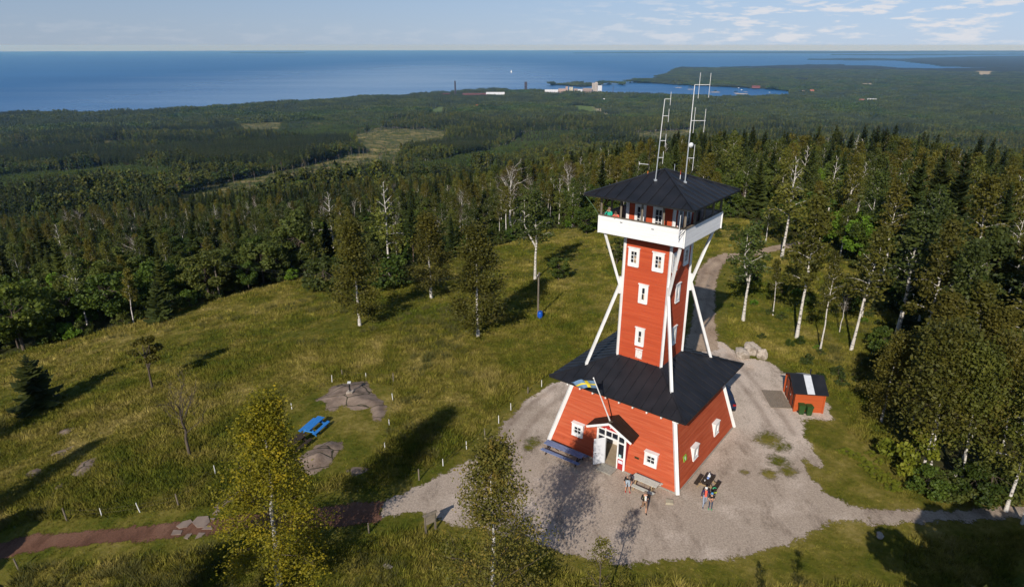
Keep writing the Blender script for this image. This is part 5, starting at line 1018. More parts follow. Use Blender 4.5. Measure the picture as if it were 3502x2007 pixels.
rt, k, bs = person('woman in coral top and navy cardigan with white cap walking on the gravel', (2.5, -9.05, 0), facing(2.5, -9, 15), 1.7, {'ell': (-.25, .04, 1.14), 'wrl': (-.25, .0, .9), 'elr': (.25, .02, 1.15), 'wrr': (.2, -.12, .94), 'knl': (-.09, -.15, .52), 'anl': (-.1, -.1, .1), 'toel': (-.11, -.26, .05), 'knr': (.1, .04, .5), 'anr': (.1, .3, .2), 'toer': (.12, .26, .04)}, dict(shirt=NAVY, forearm=NAVY, pants=cm('pale_jeans', (.3, .34, .42)), shoe=DEN), .95, WHT, HB)
m_ = MB(); m_.box((0, -.118, 1.2), (.16, .03, .5)); m_.build('coral_top', CORAL, rt)
person('boy in blue cap, black T-shirt and green shoes standing beside the woman', (2.86, -9.3, 0), facing(2.9, -9.3, 5), 1.42, {'elr': (.25, .03, 1.16), 'wrr': (.08, -.2, 1.08), 'ell': (-.25, .03, 1.16), 'wrl': (-.1, -.2, 1.02), 'anl': (-.13, .02, .08)}, dict(shirt=BLK, pants=DEN, shoe=GRN), .9, cm('cap_blue', (.1, .32, .6)))
def on_balcony(e, nn): p = fp(0, e, nn, 17.32); return (p.x, p.y, p.z)
p1 = on_balcony(-2.62, 2.9); p2 = on_balcony(-1.98, 2.92)
person('person in teal top lifting binoculars at the left end of the balcony', p1, facing(p1[0], p1[1], -20), 1.72, {'ell': (-.27, -.16, 1.2), 'wrl': (-.09, -.2, 1.5), 'elr': (.27, -.16, 1.2), 'wrr': (.09, -.2, 1.5)}, dict(shirt=TEAL, forearm=TEAL, pants=DEN, shoe=BLK), 1, None, HG)
person('person in orange-pink top leaning on the left end of the balcony rail', p2, facing(p2[0], p2[1], -25), 1.62, {'spine': (0, -.02, 1.13), 'chest': (0, -.12, 1.33), 'neck': (0, -.19, 1.46), 'head0': (0, -.24, 1.5), 'head1': (0, -.28, 1.58), 'head2': (0, -.28, 1.66), 'shl': (-.19, -.14, 1.38), 'shr': (.19, -.14, 1.38), 'ell': (-.28, -.26, 1.2), 'wrl': (-.05, -.34, 1.24), 'elr': (.28, -.26, 1.2), 'wrr': (.06, -.36, 1.23)}, dict(shirt=CORAL, pants=DEN, shoe=BLK), 1, None, HB)
# ------------------------------------------------------------------ trees: tapered trunks, limbs, crowns of many small leaf faces
def rot_basis(rg, n, up=None):
    a = rg.normal(size=(n, 3)); a /= np.linalg.norm(a, axis=1)[:, None]
    b = rg.normal(size=(n, 3))
    if up is not None: b = b*(1-up)+np.array([0, 0, 1.0])*up*2
    b -= a*np.sum(a*b, 1)[:, None]; b /= np.linalg.norm(b, axis=1)[:, None]+1e-9; return a, b
def leaf_quads(c, s, rg, asp=.62, up=None):
    n = len(c); a, b = rot_basis(rg, n, up); s = (s*rg.uniform(.65, 1.35, n))[:, None]
    v = np.stack([c-a*s, c+b*s*asp, c+a*s, c-b*s*asp], 1).reshape(-1, 3); return v, np.arange(4*n).reshape(-1, 4)
class Tree:
    def __init__(s): s.w = MB(); s.lv = []; s.lf = []; s.n = 0; s.h = 1
    def leaves(s, c, size, rg, **k):
        v, q = leaf_quads(np.asarray(c), size, rg, **k); s.lv.append(v); s.lf.append(q+s.n); s.n += len(v)
    def quads(s, v): v = np.asarray(v).reshape(-1, 3); s.lv.append(v); s.lf.append(np.arange(len(v)).reshape(-1, 4)+s.n); s.n += len(v)
    def meshes(s, bark, leaf, limb=None):
        ws = np.array(s.w.v); by = {}
        for f, mi in zip(s.w.f, s.w.m): by.setdefault(len(f), []).append((f, mi))
        wf = [np.array([f for f, _ in v]) for v in by.values()]; wm = np.concatenate([[mi for _, mi in v] for v in by.values()])
        limb = limb or bark; s.trunk = mesh_np('trunk', ws, wf, [bark, limb], wm, smooth=True)
        lv = np.concatenate(s.lv); lf = np.concatenate(s.lf); s.crown = mesh_np('crown', lv, [lf], [leaf])
        s.whole = mesh_np('whole_tree', np.vstack([ws, lv]), wf+[lf+len(ws)], [bark, limb, leaf], np.r_[wm, np.full(len(lf), 2)]); return s
def trunkline(h, rg, wob, n=7, lean=(0, 0)):
    p = [np.array([0, 0, -.25])]; 
    for i in range(1, n+1):
        t = i/n; p.append(np.array([lean[0]*t*h+rg.normal()*wob*t, lean[1]*t*h+rg.normal()*wob*t, h*t*.985]))
    return p
def on_line(p, t):
    t = t*(len(p)-1); i = min(int(t), len(p)-2); f = t-i; return p[i]*(1-f)+p[i+1]*f
def birch(seed, h=14, rc=2.6, cb=.25, nl=4000, ls=.17, leaf='lf_birch', limbs=20, sides=7, spread=.42, lean=(0, 0), fork=False, bark='birchbark', limb_r=.035, asp=.62, top_bare=0, r0=None, droop=.9, twigs=3, brown=False):
    rg = np.random.default_rng(seed); T = Tree(); T.h = h; r0 = r0 or h*.0125; anchors = []
    lines = [trunkline(h, rg, h*.008, 7, lean)]
    if fork:
        fz = .38; b0 = on_line(lines[0], fz); d = rg.uniform(0, 6.28); l2 = [b0+np.array([math.cos(d), math.sin(d), 0])*(h*.10*min(1, 2.2*i/6))*1.0+np.array([0, 0, (h*.92-b0[2])*i/6]) for i in range(7)]; lines.append(l2)
    for li, p in enumerate(lines):
        k = 1 if li == 0 else .7; rs = [r0*k*(1.25 if i == 0 and li == 0 else 1)*(1-.88*(i/(len(p)-1))**.9) for i in range(len(p))]; T.w.path(p, rs, sides, caps=False)
        for i in range(limbs if li == 0 else limbs//2):
            t = cb+(1-cb)*(i+.5)/limbs if li == 0 else .15+.85*(i+.5)/(limbs//2); t = min(.985, t+rg.normal()*.012); u = max(0, (t-cb)/(1-cb)); s = on_line(p, t)
            L = rc*(1-u)**.65*(.5+.5*min(1, u/.18))*rg.uniform(.7, 1.15)+.25; az = i*2.4+rg.normal()*.35; el = R(28+38*u+rg.normal()*8)
            d = np.array([math.cos(az)*math.cos(el), math.sin(az)*math.cos(el), math.sin(el)]); m = s+d*L*.55; e = s+d*L-np.array([0, 0, .12*L*(1-u)])
            if sides > 4: T.w.path([s, m, e], [limb_r*(1.1-.6*u)*h/14, limb_r*.6*h/14, .008], 4, 1, caps=False)
            for q in (.35, .6, .85, 1.0): anchors.append((s*(1-q)+e*q, .5+q*.5, u))
            for j in range(twigs):
                q = rg.uniform(.35, .95); b0 = s*(1-q)+e*q; d2 = d+rg.normal(size=3)*.7; d2 /= np.linalg.norm(d2); tl = L*rg.uniform(.25, .5); e2 = b0+d2*tl-np.array([0, 0, tl*.25])
                if sides > 5: T.w.path([b0, e2], [.014*h/14, .005], 3, 1, caps=False)
                anchors.append((b0*.4+e2*.6, .9, u)); anchors.append((e2, .9, u))
    A = np.array([a[0] for a in anchors]); U = np.array([a[2] for a in anchors]); w = np.where(U > 1-top_bare, .06, 1.0)*rg.uniform(.3, 1.5, len(A)); idx = rg.choice(len(A), nl, p=w/w.sum())
    sp = spread*(rc/2.6); off = rg.normal(size=(nl, 3))*np.array([sp, sp, sp*.8]); off[:, 2] -= np.abs(rg.normal(size=nl))*sp*droop*(1-U[idx]*.6)
    T.leaves(A[idx]+off, ls, rg, asp=asp); return T.meshes(M[bark], M[leaf], M['brownlimb'] if brown else None)
def spruce(seed, h=16, r=2.3, cb=.06, whorl=.5, nb=8, leaf='needle', parts=5, sides=6, fat=1.0):
    rg = np.random.default_rng(seed); T = Tree(); T.h = h; p = trunkline(h, rg, h*.003, 5); T.w.path(p, [h*.011*(1-.93*i/5) for i in range(6)], sides, caps=False); Q = []
    z = cb*h
    while z < h*.985:
        u = (z/h-cb)/(1-cb); L0 = r*(1-u)**.85*(.8+.2*min(1, u/.1))+.12; az0 = rg.uniform(0, 6.28)
        for b in range(nb if u < .8 else max(4, nb-2)):
            az = az0+b*2*math.pi/nb+rg.normal()*.18; L = L0*rg.uniform(.5, 1.22); c, s = math.cos(az), math.sin(az); side = np.array([-s, c, 0]); st = np.array([0, 0, z+rg.normal()*whorl*.38]); dr = -.38+.75*u+rg.normal()*.13
            prev = st
            for j in range(parts):
                q0, q1 = j/parts, (j+1)/parts; P0 = st+np.array([c, s, 0])*L*q0+np.array([0, 0, L*(dr*q0+.22*q0*q0)]); P1 = st+np.array([c, s, 0])*L*(q1+.06)+np.array([0, 0, L*(dr*q1+.22*q1*q1)])
                wd = fat*L*(.2+.16*math.sin(math.pi*min(1, q0+.25)))*rg.uniform(.75, 1.25); dz = np.array([0, 0, -wd*.55])
                Q.append([P0-side*wd+dz, P0+side*0, P1+side*0+np.array([0, 0, .03]), P0*.45+P1*.55-side*wd*.9+dz]); Q.append([P0+side*0, P0+side*wd+dz, P0*.45+P1*.55+side*wd*.9+dz, P1+side*0])
        z += whorl*rg.uniform(.8, 1.2)*(1-.45*u)
    tip = np.array([p[-1][0], p[-1][1], h]); Q.append([tip+[-.1, 0, -.7], tip+[.1, 0, -.7], tip+[.02, 0, .05], tip+[-.02, 0, .05]])
    T.quads(np.array(Q)); return T.meshes(M['sprucebark'], M[leaf])
def broad(seed, h=9, r=3.4, nl=4200, ls=.2, leaf='lf_broad', clusters=38, sides=7, cb=.2, bark='bark', spread=.62):
    rg = np.random.default_rng(seed); T = Tree(); T.h = h; p = trunkline(h*.7, rg, .12, 4); T.w.path(p, [h*.022*(1-.75*i/4) for i in range(5)], sides, caps=False); C = []
    zc = h*(cb+(1-cb)*.5); rz_ = h*(1-cb)*.5
    while len(C) < clusters:
        d = rg.normal(size=3); d /= np.linalg.norm(d); k = rg.uniform(.55, 1.0)**.6; c = np.array([d[0]*r*k*rg.uniform(.8, 1.1), d[1]*r*k*rg.uniform(.8, 1.1), zc+d[2]*rz_*k*.92])
        if c[2] > h*cb*.8: C.append(c)
    C = np.array(C)
    if sides > 4:
        for c in C[::2]: s = on_line(p, rg.uniform(.45, 1)); T.w.path([s, s*.45+c*.55+np.array([0, 0, -.2]), c], [h*.008, h*.005, .012], 4, caps=False)
    sz = rg.uniform(.65, 1.35, len(C)); idx = rg.choice(len(C), nl, p=sz**2/np.sum(sz**2)); o = rg.normal(size=(nl, 3)); o /= np.linalg.norm(o, axis=1)[:, None]; o *= (rg.uniform(.35, 1.0, nl)**.5)[:, None]*(spread*r/3.4*1.5*sz[idx])[:, None]*np.array([1, 1, .75])
    T.leaves(C[idx]+o, ls, rg, asp=.75); return T.meshes(M[bark], M[leaf])
def bare(seed, h=12, r=3, bark='twig', leaf='reddishtwig', nl=900, limbs=14, cb=.3, ls=.3, thick=1.0):
    """leafless or dying crown: pale limbs that fork twice, ending in a haze of fine twigs"""
    rg = np.random.default_rng(seed); T = Tree(); T.h = h; p = trunkline(h*.72, rg, h*.015, 6); T.w.path(p, [h*.013*thick*(1-.6*i/6) for i in range(7)], 7, caps=False); A = []
    def grow(s, d, L, rad, lev):
        e1 = s+d*L*.5+rg.normal(size=3)*L*.06; e = e1+(d+np.array([0, 0, .25])+rg.normal(size=3)*.18)*L*.5; T.w.path([s, e1, e], [rad, rad*.75, rad*.5], 4, caps=False); A.append(e); A.append(e1)
        if lev:
            for j in range(3):
                d2 = d+rg.normal(size=3)*.55; d2 /= np.linalg.norm(d2); q = rg.uniform(.4, 1); grow(s*(1-q)+e*q, d2, L*rg.uniform(.45, .7), rad*.55, lev-1)
    for i in range(limbs):
        t = cb/.72+(1-cb/.72)*(i+.5)/limbs; s = on_line(p, min(.99, t)); az = i*2.4+rg.normal()*.3; el = R(30+35*t+rg.normal()*8); grow(s, np.array([math.cos(az)*math.cos(el), math.sin(az)*math.cos(el), math.sin(el)]), r*rg.uniform(.6, 1.05)*(1.1-.4*t), h*.0032*thick, 2)
    A = np.array(A); idx = rg.choice(len(A), nl); T.leaves(A[idx]+rg.normal(size=(nl, 3))*.35, ls, rg, asp=.09); return T.meshes(M[bark], M[leaf])

B_OL = [birch(1, 13, 3.1, .14, 10500, .13, 'lf_olive', 26, spread=.36, brown=True), birch(2, 13, 3.3, .16, 10500, .13, 'lf_olive', 26, spread=.36, brown=True)]
B_MID = [birch(11, 14, 2.4, .4, 2900, .17, 'lf_olive', limb_r=.045, spread=.36), birch(12, 14, 2.3, .42, 2400, .17, 'lf_dark', fork=True, limb_r=.045, spread=.36), birch(13, 14, 2.5, .34, 2800, .17, 'lf_birch', limb_r=.045, spread=.36), birch(14, 13, 2.3, .46, 2000, .17, 'lf_olive', lean=(.06, .02), limb_r=.045, spread=.34), birch(15, 14, 2.6, .38, 2700, .17, 'lf_dark', limb_r=.045, spread=.36), birch(16, 15, 2.0, .55, 1700, .17, 'lf_olive', limb_r=.04, spread=.34)]
B_BARE = [bare(21, 14, 3.2, 'birchbark'), bare(22, 14, 2.6, 'birchbark', limbs=11, cb=.45), birch(23, 14, 2.4, .35, 1100, .2, 'lf_birch', top_bare=.5, limb_r=.06)]
S_MID = [spruce(31, 16, 2.5, .06, .36, 8), spruce(32, 17, 2.3, .08, .36, 8), spruce(33, 16, 2.7, .1, .34, 8), spruce(34, 17, 2.1, .4, .36)]
S_FAT = spruce(35, 6, 1.9, .03, .34, 10, parts=6)
L_MID = [broad(41, 9, 3.4), broad(42, 10, 3.2, leaf='lf_dark'), broad(43, 8, 3.0), broad(44, 9, 3.2, leaf='lf_dark')]
L_BRIGHT = broad(45, 8, 2.4, 4200, .17, 'lf_bright')
BUSH = [broad(51, 3.2, 2.0, 1800, .14, 'lf_broad', 22, 5, .02), broad(52, 2.6, 1.8, 1600, .13, 'lf_dark', 20, 5, .02), broad(53, 2.2, 1.7, 1500, .13, 'lf_bright', 18, 5, .02), broad(54, 2.4, 1.7, 1800, .11, 'lf_yelbush', 18, 5, .02)]
FORE_Y = birch(61, 12, 2.65, .08, 30000, .062, 'lf_yellow', 44, 9, .29, twigs=5, lean=(.055, 0), droop=1.2, brown=True)
FORE_T = birch(62, 12, 3.5,   .06, 20000, .066, 'lf_fore', 38, 9, .24, droop=1.2, twigs=4, brown=True)
FORE_S = birch(63, 7, 1.5, .2, 2000, .055, 'lf_fore', 22, 6, .22, bark='bark', brown=True)
APPLE = bare(64, 6, 2.5, 'bark', 'lf_fore', 500, 12, .3, .06, 1.6)
ROWAN = broad(65, 6, 1.55, 2600, .1, 'lf_olive', 22, 7, .42)
CLUMP = [birch(66, 11, 3.2, .36, 8000, .11, 'lf_olive', 28, 7, .36, lean=(.16, .04), brown=True, r0=.1), birch(67, 10, 3.0, .4, 7500, .11, 'lf_birch', 26, 7, .4, lean=(.1, .08), brown=True, r0=.1)]
OAKR = broad(68, 10, 3.9, 26000, .15, 'lf_birch', 70, spread=.5)
# low detail shapes for the far forest
B_LOW = [birch(71, 14, 2.7, .28, 190, .75, 'lf_birch', 10, 4, .5, twigs=1), birch(72, 14, 2.5, .3, 170, .75, 'lf_dark', 10, 4, .5, twigs=1), birch(73, 13, 2.6, .3, 180, .75, 'lf_birch', 10, 4, .5, twigs=1)]
S_LOW = [spruce(74, 16, 2.4, .12, 1.15, 6, parts=2, sides=4, fat=1.7), spruce(75, 17, 2.2, .14, 1.2, 6, parts=2, sides=4, fat=1.7), spruce(76, 16, 2.0, .4, 1.1, 6, parts=2, sides=4, fat=1.6)]
L_LOW = [broad(77, 11, 3.8, 230, .8, 'lf_broad', 20, 4, .12), broad(78, 11, 3.6, 230, .8, 'lf_dark', 20, 4, .12)]
Y_LOW = [spruce(79, 4.5, 1.3, .02, .6, 6, 'youngneedle', 2, 4, 1.6), broad(80, 4.5, 1.8, 120, .45, 'lf_broad', 12, 4, .02)]
POLE_LOW = [bare(82, 14, 1.5, 'twig', 'reddishtwig', 160, 7, .5, .5, .8)]
def clump(seed, kind):
    """a plot of small treetops for woods several kilometres off"""
    rg = np.random.default_rng(seed); T = Tree(); T.w.path([(0, 0, -1), (0, 0, 8)], [.3, .1], 4, caps=False)
    for i in range(30):
        x, y = rg.uniform(-21, 21, 2); hh = rg.uniform(9, 16); con = kind == 's' or (kind == 'm' and rg.random() < .5)
        if con:
            Q = []
            for a in range(5):
                t = a*1.2566+i; t2 = t+1.4; r_ = 2.6; Q.append([[x+r_*math.cos(t), y+r_*math.sin(t), hh*.15], [x+r_*math.cos(t2), y+r_*math.sin(t2), hh*.15], [x+.2*math.cos(t2), y+.2*math.sin(t2), hh], [x, y, hh]])
            T.quads(np.array(Q, float))
        else:
            d = rg.normal(size=(26, 3)); d /= np.linalg.norm(d, axis=1)[:, None]; T.leaves(np.array([x, y, hh*.58])+d*np.array([3.2, 3.2, hh*.36]), 2.0, rg, asp=.8)
    return T.meshes(M['bark'], M['needle'] if kind == 's' else M['lf_dark'] if kind == 'm' else M['lf_broad'])
C_FAR = [clump(91, 's'), clump(92, 'm'), clump(93, 'l'), clump(94, 'm')]

def plant(proto, name, label, cat, p, sxy, sz, rz_, group=None):
    t = thing(name, label, cat, p, rz_, group); t.scale = (sxy, sxy, sz)
    link('trunk', proto.trunk, t); link('crown', proto.crown, t); return t
HAND = []
def hand(proto, name, label, base, top, cat='tree', w=1.0, rz_=0, z=None, group=None):
    p = at(*base, z); h = tall(p, top); s = h/proto.h; HAND.append((p[0], p[1], h*.18)); return plant(proto, name, label, cat, p, s*w, s, rz_, group)
def handw(proto, name, label, xy, h, cat='tree', w=1.0, rz_=0, group=None):
    s = h/proto.h; HAND.append((xy[0], xy[1], h*.18)); return plant(proto, name, label, cat, (xy[0], xy[1], gz(*xy)), s*w, s, rz_, group)
GB = 'birches standing free in the meadow'
hand(FORE_Y, 'birch_tree', 'yellowing birch in front of the meadow at the lower left', (692, 1454), 990, w=1.18, group=GB)
handw(FORE_T, 'birch_tree', 'thin foreground birch with sparse leaves before the gravel yard', (-11.7, -20.0), 12.6, rz_=1, w=1.0, group=GB)
handw(FORE_S, 'birch_tree', 'small twiggy birch sapling at the bottom edge beside the tree shadow', (-6.2, -19.4), 6.4, w=1.1, group=GB)
hand(B_OL[0], 'birch_tree', 'olive brown birch nearest the wood at the left of the meadow trio', (893, 808), 556, w=1.2, group=GB)
hand(B_OL[1], 'birch_tree', 'olive brown birch at the back of the meadow trio', (1070, 740), 535, w=1.25, rz_=2, group=GB)
hand(B_OL[0], 'birch_tree', 'broad olive brown birch nearest the camera in the meadow trio', (1186, 834), 566, w=1.25, rz_=4, group=GB)
hand(B_BARE[2], 'birch_tree', 'tall white-stemmed birch rising behind the meadow trio', (967, 686), 450, w=1.15, group=GB)
hand(B_MID[1], 'birch_tree', 'dark green birch with bright forked limbs by the wooden pole', (1328, 693), 476, w=1.35, rz_=.7, group=GB)
hand(B_BARE[0], 'birch_tree', 'big half-dead birch with spreading bare top at the meadow end', (1267, 584), 386, w=1.25, group=GB)
hand(B_BARE[1], 'birch_tree', 'white birch with fan of reddish bare twigs left of the tower roof', (1407, 536), 384, w=1.2, group=GB)
hand(B_BARE[2], 'birch_tree', 'pale birch with bare forked top at the left meadow edge', (831, 645), 474, w=1.2, rz_=3, group=GB)
hand(L_MID[2], 'broadleaf_tree', 'small round green tree beside the dark birch by the pole', (1386, 695), 638, w=1.2, group='broadleaf trees round the meadow')
GL = 'broadleaf trees round the meadow'
hand(L_MID[3], 'broadleaf_tree', 'round olive bush-like tree at the wood edge beside the bare pole', (655, 702), 592, w=1.3, group=GL)
hand(L_MID[1], 'broadleaf_tree', 'dark rounded tree at the wood edge below the clearing', (752, 674), 522, w=1.1, group=GL)
hand(L_MID[0], 'broadleaf_tree', 'tall dark green tree at the wood edge left of the young spruce', (282, 802), 672, w=1.15, group=GL)
hand(L_BRIGHT, 'broadleaf_tree', 'bright yellow-green tree among dark trees at the left wood edge', (165, 770), 674, w=1.0, group=GL)
hand(L_MID[3], 'broadleaf_tree', 'wide olive tree behind the bare wooden pole', (520, 742), 622, w=1.2, rz_=2, group=GL)
hand(L_MID[0], 'broadleaf_tree', 'dark tree at the left picture edge beside the shaded meadow', (60, 868), 700, w=1.2, rz_=1, group=GL)
hand(BUSH[1], 'bush', 'olive bush at the foot of the left meadow birch', (805, 716), 645, 'bush', 1.3, group='bushes at the meadow edge'); hand(BUSH[0], 'bush', 'green bush at the foot of the tall white-stemmed birch', (970, 712), 640, 'bush', 1.3, group='bushes at the meadow edge')
hand(L_MID[2], 'broadleaf_tree', 'bright bushy tree just left of the balcony corner', (1455, 580), 512, w=1.2, rz_=1, group=GL); hand(L_MID[1], 'broadleaf_tree', 'small dark tree below the left balcony brace', (1530, 655), 590, w=1.3, rz_=2, group=GL)
GS = 'young spruces standing in the meadow'
hand(S_FAT, 'spruce_tree', 'young spruce at the wood edge below the bare wooden pole', (401, 796), 698, w=1.05, group=GS); hand(S_FAT, 'spruce_tree', 'dark bushy young spruce at the left of the open meadow', (100, 1012), 882, w=1.25, rz_=1, group=GS)
hand(ROWAN, 'rowan_tree', 'slim little leafy tree alone in the left meadow', (379, 964), 832, w=1.0); hand(APPLE, 'bare_tree', 'leafless grey tree alone in the grass above the red path', (471, 1130), 952, w=1.0)
GR = 'birches in the open wood right of the road'
for pr, b_, tp, w, r_, lb in [(B_MID[1], (1844, 795), 552, 1.3, 1.2, 'leafy double-stemmed birch nearest the road bend'), (B_BARE[2], (1940, 640), 388, 1.2, .4, 'tall forked white birch with bare top by the track'), (B_MID[0], (1977, 838), 490, 1.0, 2, 'slender tall birch leaning right above the boulders'), (B_MID[3], (2035, 871), 632, .75, 1, 'thin young birch right of the slender tall one'), (B_MID[3], (2112, 868), 574, 1.05, 0, 'leaning white-stemmed birch above the shed'), (B_MID[4], (2222, 848), 528, 1.5, 0, 'large thick-stemmed leaning birch right of the shed'), (B_MID[2], (2138, 786), 600, 1.0, 3, 'birch half hidden behind the leaning white-stemmed one'), (B_MID[3], (1918, 782), 645, .8, 2.5, 'small thin birch beside the double-stemmed one'), (B_MID[0], (2028, 628), 522, 1.3, 1, 'birch with clean white foot left of the log pile'), (B_MID[2], (2085, 640), 500, 1.1, 4, 'birch standing just in front of the log pile'), (B_MID[4], (1900, 600), 505, 1.2, 1, 'low dark birch at the back of the roadside grass')]:
    hand(pr, 'birch_tree', lb, b_, tp, w=w, rz_=r_, group=GR)
hand(B_BARE[1], 'dead_tree', 'short grey dead birch snag behind the thin young birch', (2083, 824), 716, w=.9)
GC = 'leaning birches in the right-hand clump'
for pr, b_, tp, w, r_, lb in [(CLUMP[1], (2283, 1192), 838, 1.0, .3, 'leftmost leaning stem of the big right-hand birch clump'), (CLUMP[0], (2304, 1198), 842, 1.0, 1.3, 'second leaning stem of the big right-hand birch clump'), (CLUMP[0], (2364, 1194), 850, .9, 0, 'middle birch of the right-hand clump, leaning right'), (CLUMP[1], (2384, 1202), 872, .9, 2.6, 'curving birch at the right of the right-hand clump')]:
    hand(pr, 'birch_tree', lb, b_, tp, w=w, rz_=r_, z=0, group=GC)
GX = 'trees crowding the right edge of the lawn'
for pr, b_, tp, w, r_, lb in [(B_OL[0], (2185, 1052), 832, 1.05, 1, 'olive birch right behind the shed at the end of the lawn'), (CLUMP[1], (2262, 1060), 812, 1.0, 3.4, 'green birch between the olive one and the big clump'), (B_OL[0], (2335, 1075), 838, .95, 3, 'rounded olive tree behind the big right-hand birch clump'), (B_OL[1], (2415, 1040), 770, 1.1, 2, 'tall olive birch above the right end of the birch clump'), (CLUMP[1], (2490, 1110), 850, .95, 2, 'dense green tree near the right picture edge'), (B_MID[0], (2290, 1010), 728, 1.3, 2, 'tall airy birch above the left half of the birch clump'), (B_MID[5], (2365, 1000), 700, 1.5, 1, 'tall slim birch above the middle of the birch clump'), (B_MID[3], (2455, 1010), 690, 1.4, 5, 'tall olive birch close to the right picture edge')]:
    hand(pr, 'broadleaf_tree' if pr is OAKR else 'birch_tree', lb, b_, tp, w=w, rz_=r_, z=-.2, group=GX)
for b_, tp, w, lb in [((2300, 1222), 1168, 1.3, 'low dark bush at the left foot of the birch clump'), ((2345, 1232), 1180, 1.2, 'low dark bush in the middle of the birch clump'), ((2412, 1236), 1170, 1.3, 'low dark bush at the right foot of the birch clump'), ((2452, 1226), 1150, 1.2, 'bush between the birch clump and the leaning dark tree')]: hand(BUSH[0] if w > 1.25 else BUSH[1], 'bush', lb, b_, tp, 'bush', w, z=0, group='bushes on the right lawn')
hand(BUSH[3], 'bush', 'yellow-green bush at the foot of the right-hand birch clump', (2250, 1172), 1070, 'bush', .8, z=0, group='bushes on the right lawn'); hand(B_BARE[2], 'birch_tree', 'dark bare-limbed tree leaning over the right-hand path', (2495, 1268), 980, w=1.1, rz_=2, z=0, group=GR); hand(CLUMP[1], 'birch_tree', 'pale-stemmed tree cut by the right picture edge', (2536, 1300), 930, w=.8, rz_=.5, z=0, group=GR)
handw(FORE_S, 'birch_tree', 'dark treetop poking up from the bottom edge right of centre', (4.4, -20.6), 4.6, w=1.0, rz_=2); handw(FORE_S, 'birch_tree', 'low dark twig tips at the bottom edge left of the other treetop', (2.2, -20.4), 3.9, w=1.0, rz_=4)
# trees just outside the frame whose shadows fall across the picture
GO = 'trees just outside the picture'
for pr, xy, h, w in [(OAKR, (12.8, -28.2), 11.8, 1.15), (OAKR, (17.6, -28.4), 11.5, 1.1), (OAKR, (22, -27), 10.5, 1.1), (B_OL[0], (-33, -26), 11, 1.2), (B_OL[1], (-28.5, -25.5), 9, 1.1), (B_OL[1], (-52, -13), 10, .9), (B_MID[0], (-62, -6), 13, 1.3), (OAKR, (-50, -20), 9, .9)]:
    handw(pr, 'broadleaf_tree' if pr is OAKR else 'birch_tree', 'tree mostly outside the picture that throws its shadow across the grass', xy, h, w=w, group=GO)
for i, (x, y) in enumerate([(2085, 1122), (2100, 1125), (2118, 1132), (2125, 1142), (2150, 1150), (2150, 1162), (2172, 1165), (2168, 1180), (2195, 1182), (2188, 1196), (2160, 1128), (2205, 1115), (2190, 1095), (2215, 1200), (2212, 1214), (2180, 1150), (2176, 1112), (2228, 1212), (2140, 1140), (2202, 1098)]):
    p = at(x, y, 0); plant(BUSH[3], 'flowering_plant', 'yellow-green leafy plant in the low bed on the right lawn', 'plant', p, .2+.06*(i % 3), .13+.04*(i % 2), i*1.3, 'low yellow-green plants on the right lawn')

# ------------------------------------------------------------------ the forest round the hill
def polar(r0, r1, sp, amax=46):
    out = []; r = r0
    while r < r1:
        n = max(1, int(2*R(amax)*r/sp)); a = R(-amax)+2*R(amax)*(np.arange(n)+RNG.random(n))/n; rr = r+(RNG.random(n)-.5)*sp*1.1; out.append(np.stack([CAM[0]+rr*np.sin(a), CAM[1]+rr*np.cos(a)], 1)); r += sp
    return np.concatenate(out)
def anyin(polys, x, y, pad=0):
    m = np.zeros(x.shape, bool)
    for p in polys:
        if pad: m |= edgedist(p, x, y) > -pad
        else: m |= inside(p, x, y)
    return m
IDX = []   # (x, y, proto key, scale)
PROTO = {}
def reg(key, T): PROTO[key] = T; return key
KB = [reg('b%d' % i, t) for i, t in enumerate(B_MID)]; KX = [reg('x%d' % i, t) for i, t in enumerate(B_BARE)]; KS = [reg('s%d' % i, t) for i, t in enumerate(S_MID)]; KL = [reg('l%d' % i, t) for i, t in enumerate(L_MID)]; KLB = [reg('lb', L_BRIGHT)]
QB = [reg('qb%d' % i, t) for i, t in enumerate(B_LOW)]; QS = [reg('qs%d' % i, t) for i, t in enumerate(S_LOW)]; QL = [reg('ql%d' % i, t) for i, t in enumerate(L_LOW)]; QY = [reg('qy%d' % i, t) for i, t in enumerate(Y_LOW)]; QP = [reg('qp', POLE_LOW[0])]; QC = [reg('qc%d' % i, t) for i, t in enumerate(C_FAR)]
def species(x, y, rho):
    """0 birch 1 spruce 2 broadleaf 3 bare 4 young; and a height factor"""
    n = len(x); u = RNG.random(n); az = np.arctan2(x-CAM[0], y-CAM[1]); st = np.where(rho > 620, vnoise(x+700, y+300, 190)*.55+vnoise(x, y, 70)*.45, vnoise(x+700, y+300, 70)*.6+vnoise(x, y, 24)*.4)
    ps = .06+.72*smooth(.46, .64, st); ps = np.where((az > .0) & (rho < 420), np.where(rho < 210, .13, np.maximum(ps, .33)), ps); ps = np.where((az < .0) & (rho < 330), ps*(.16+.5*smooth(-.3, .0, az)), ps); pb = np.where(az < -.12, np.where(rho < 330, .28, .5), .66)
    k = np.where(u < ps, 1, np.where(RNG.random(n) < pb, 0, 2)); k = np.where((k == 0) & (RNG.random(n) < .09), 3, k)
    hf = RNG.uniform(.75, 1.15, n)*(.62+.42*vnoise(x+900, y, 90)+.32*vnoise(x+70, y+4, 28))*np.where(rho < 480, .76+.26*smooth(-.05, .25, az), .72+.75*vnoise(x+41, y+5, 75)); return k, hf
near = polar(62, 560, 4.7); x, y = near.T; rho = np.hypot(x-CAM[0], y-CAM[1])
keep = ~anyin([MEADOW], x, y) & ~anyin(CLEARED, x, y) & ~anyin([ROADP, YARD], x, y, 2.5) & (np.hypot(x-lp[0], y-lp[1]) > 7)
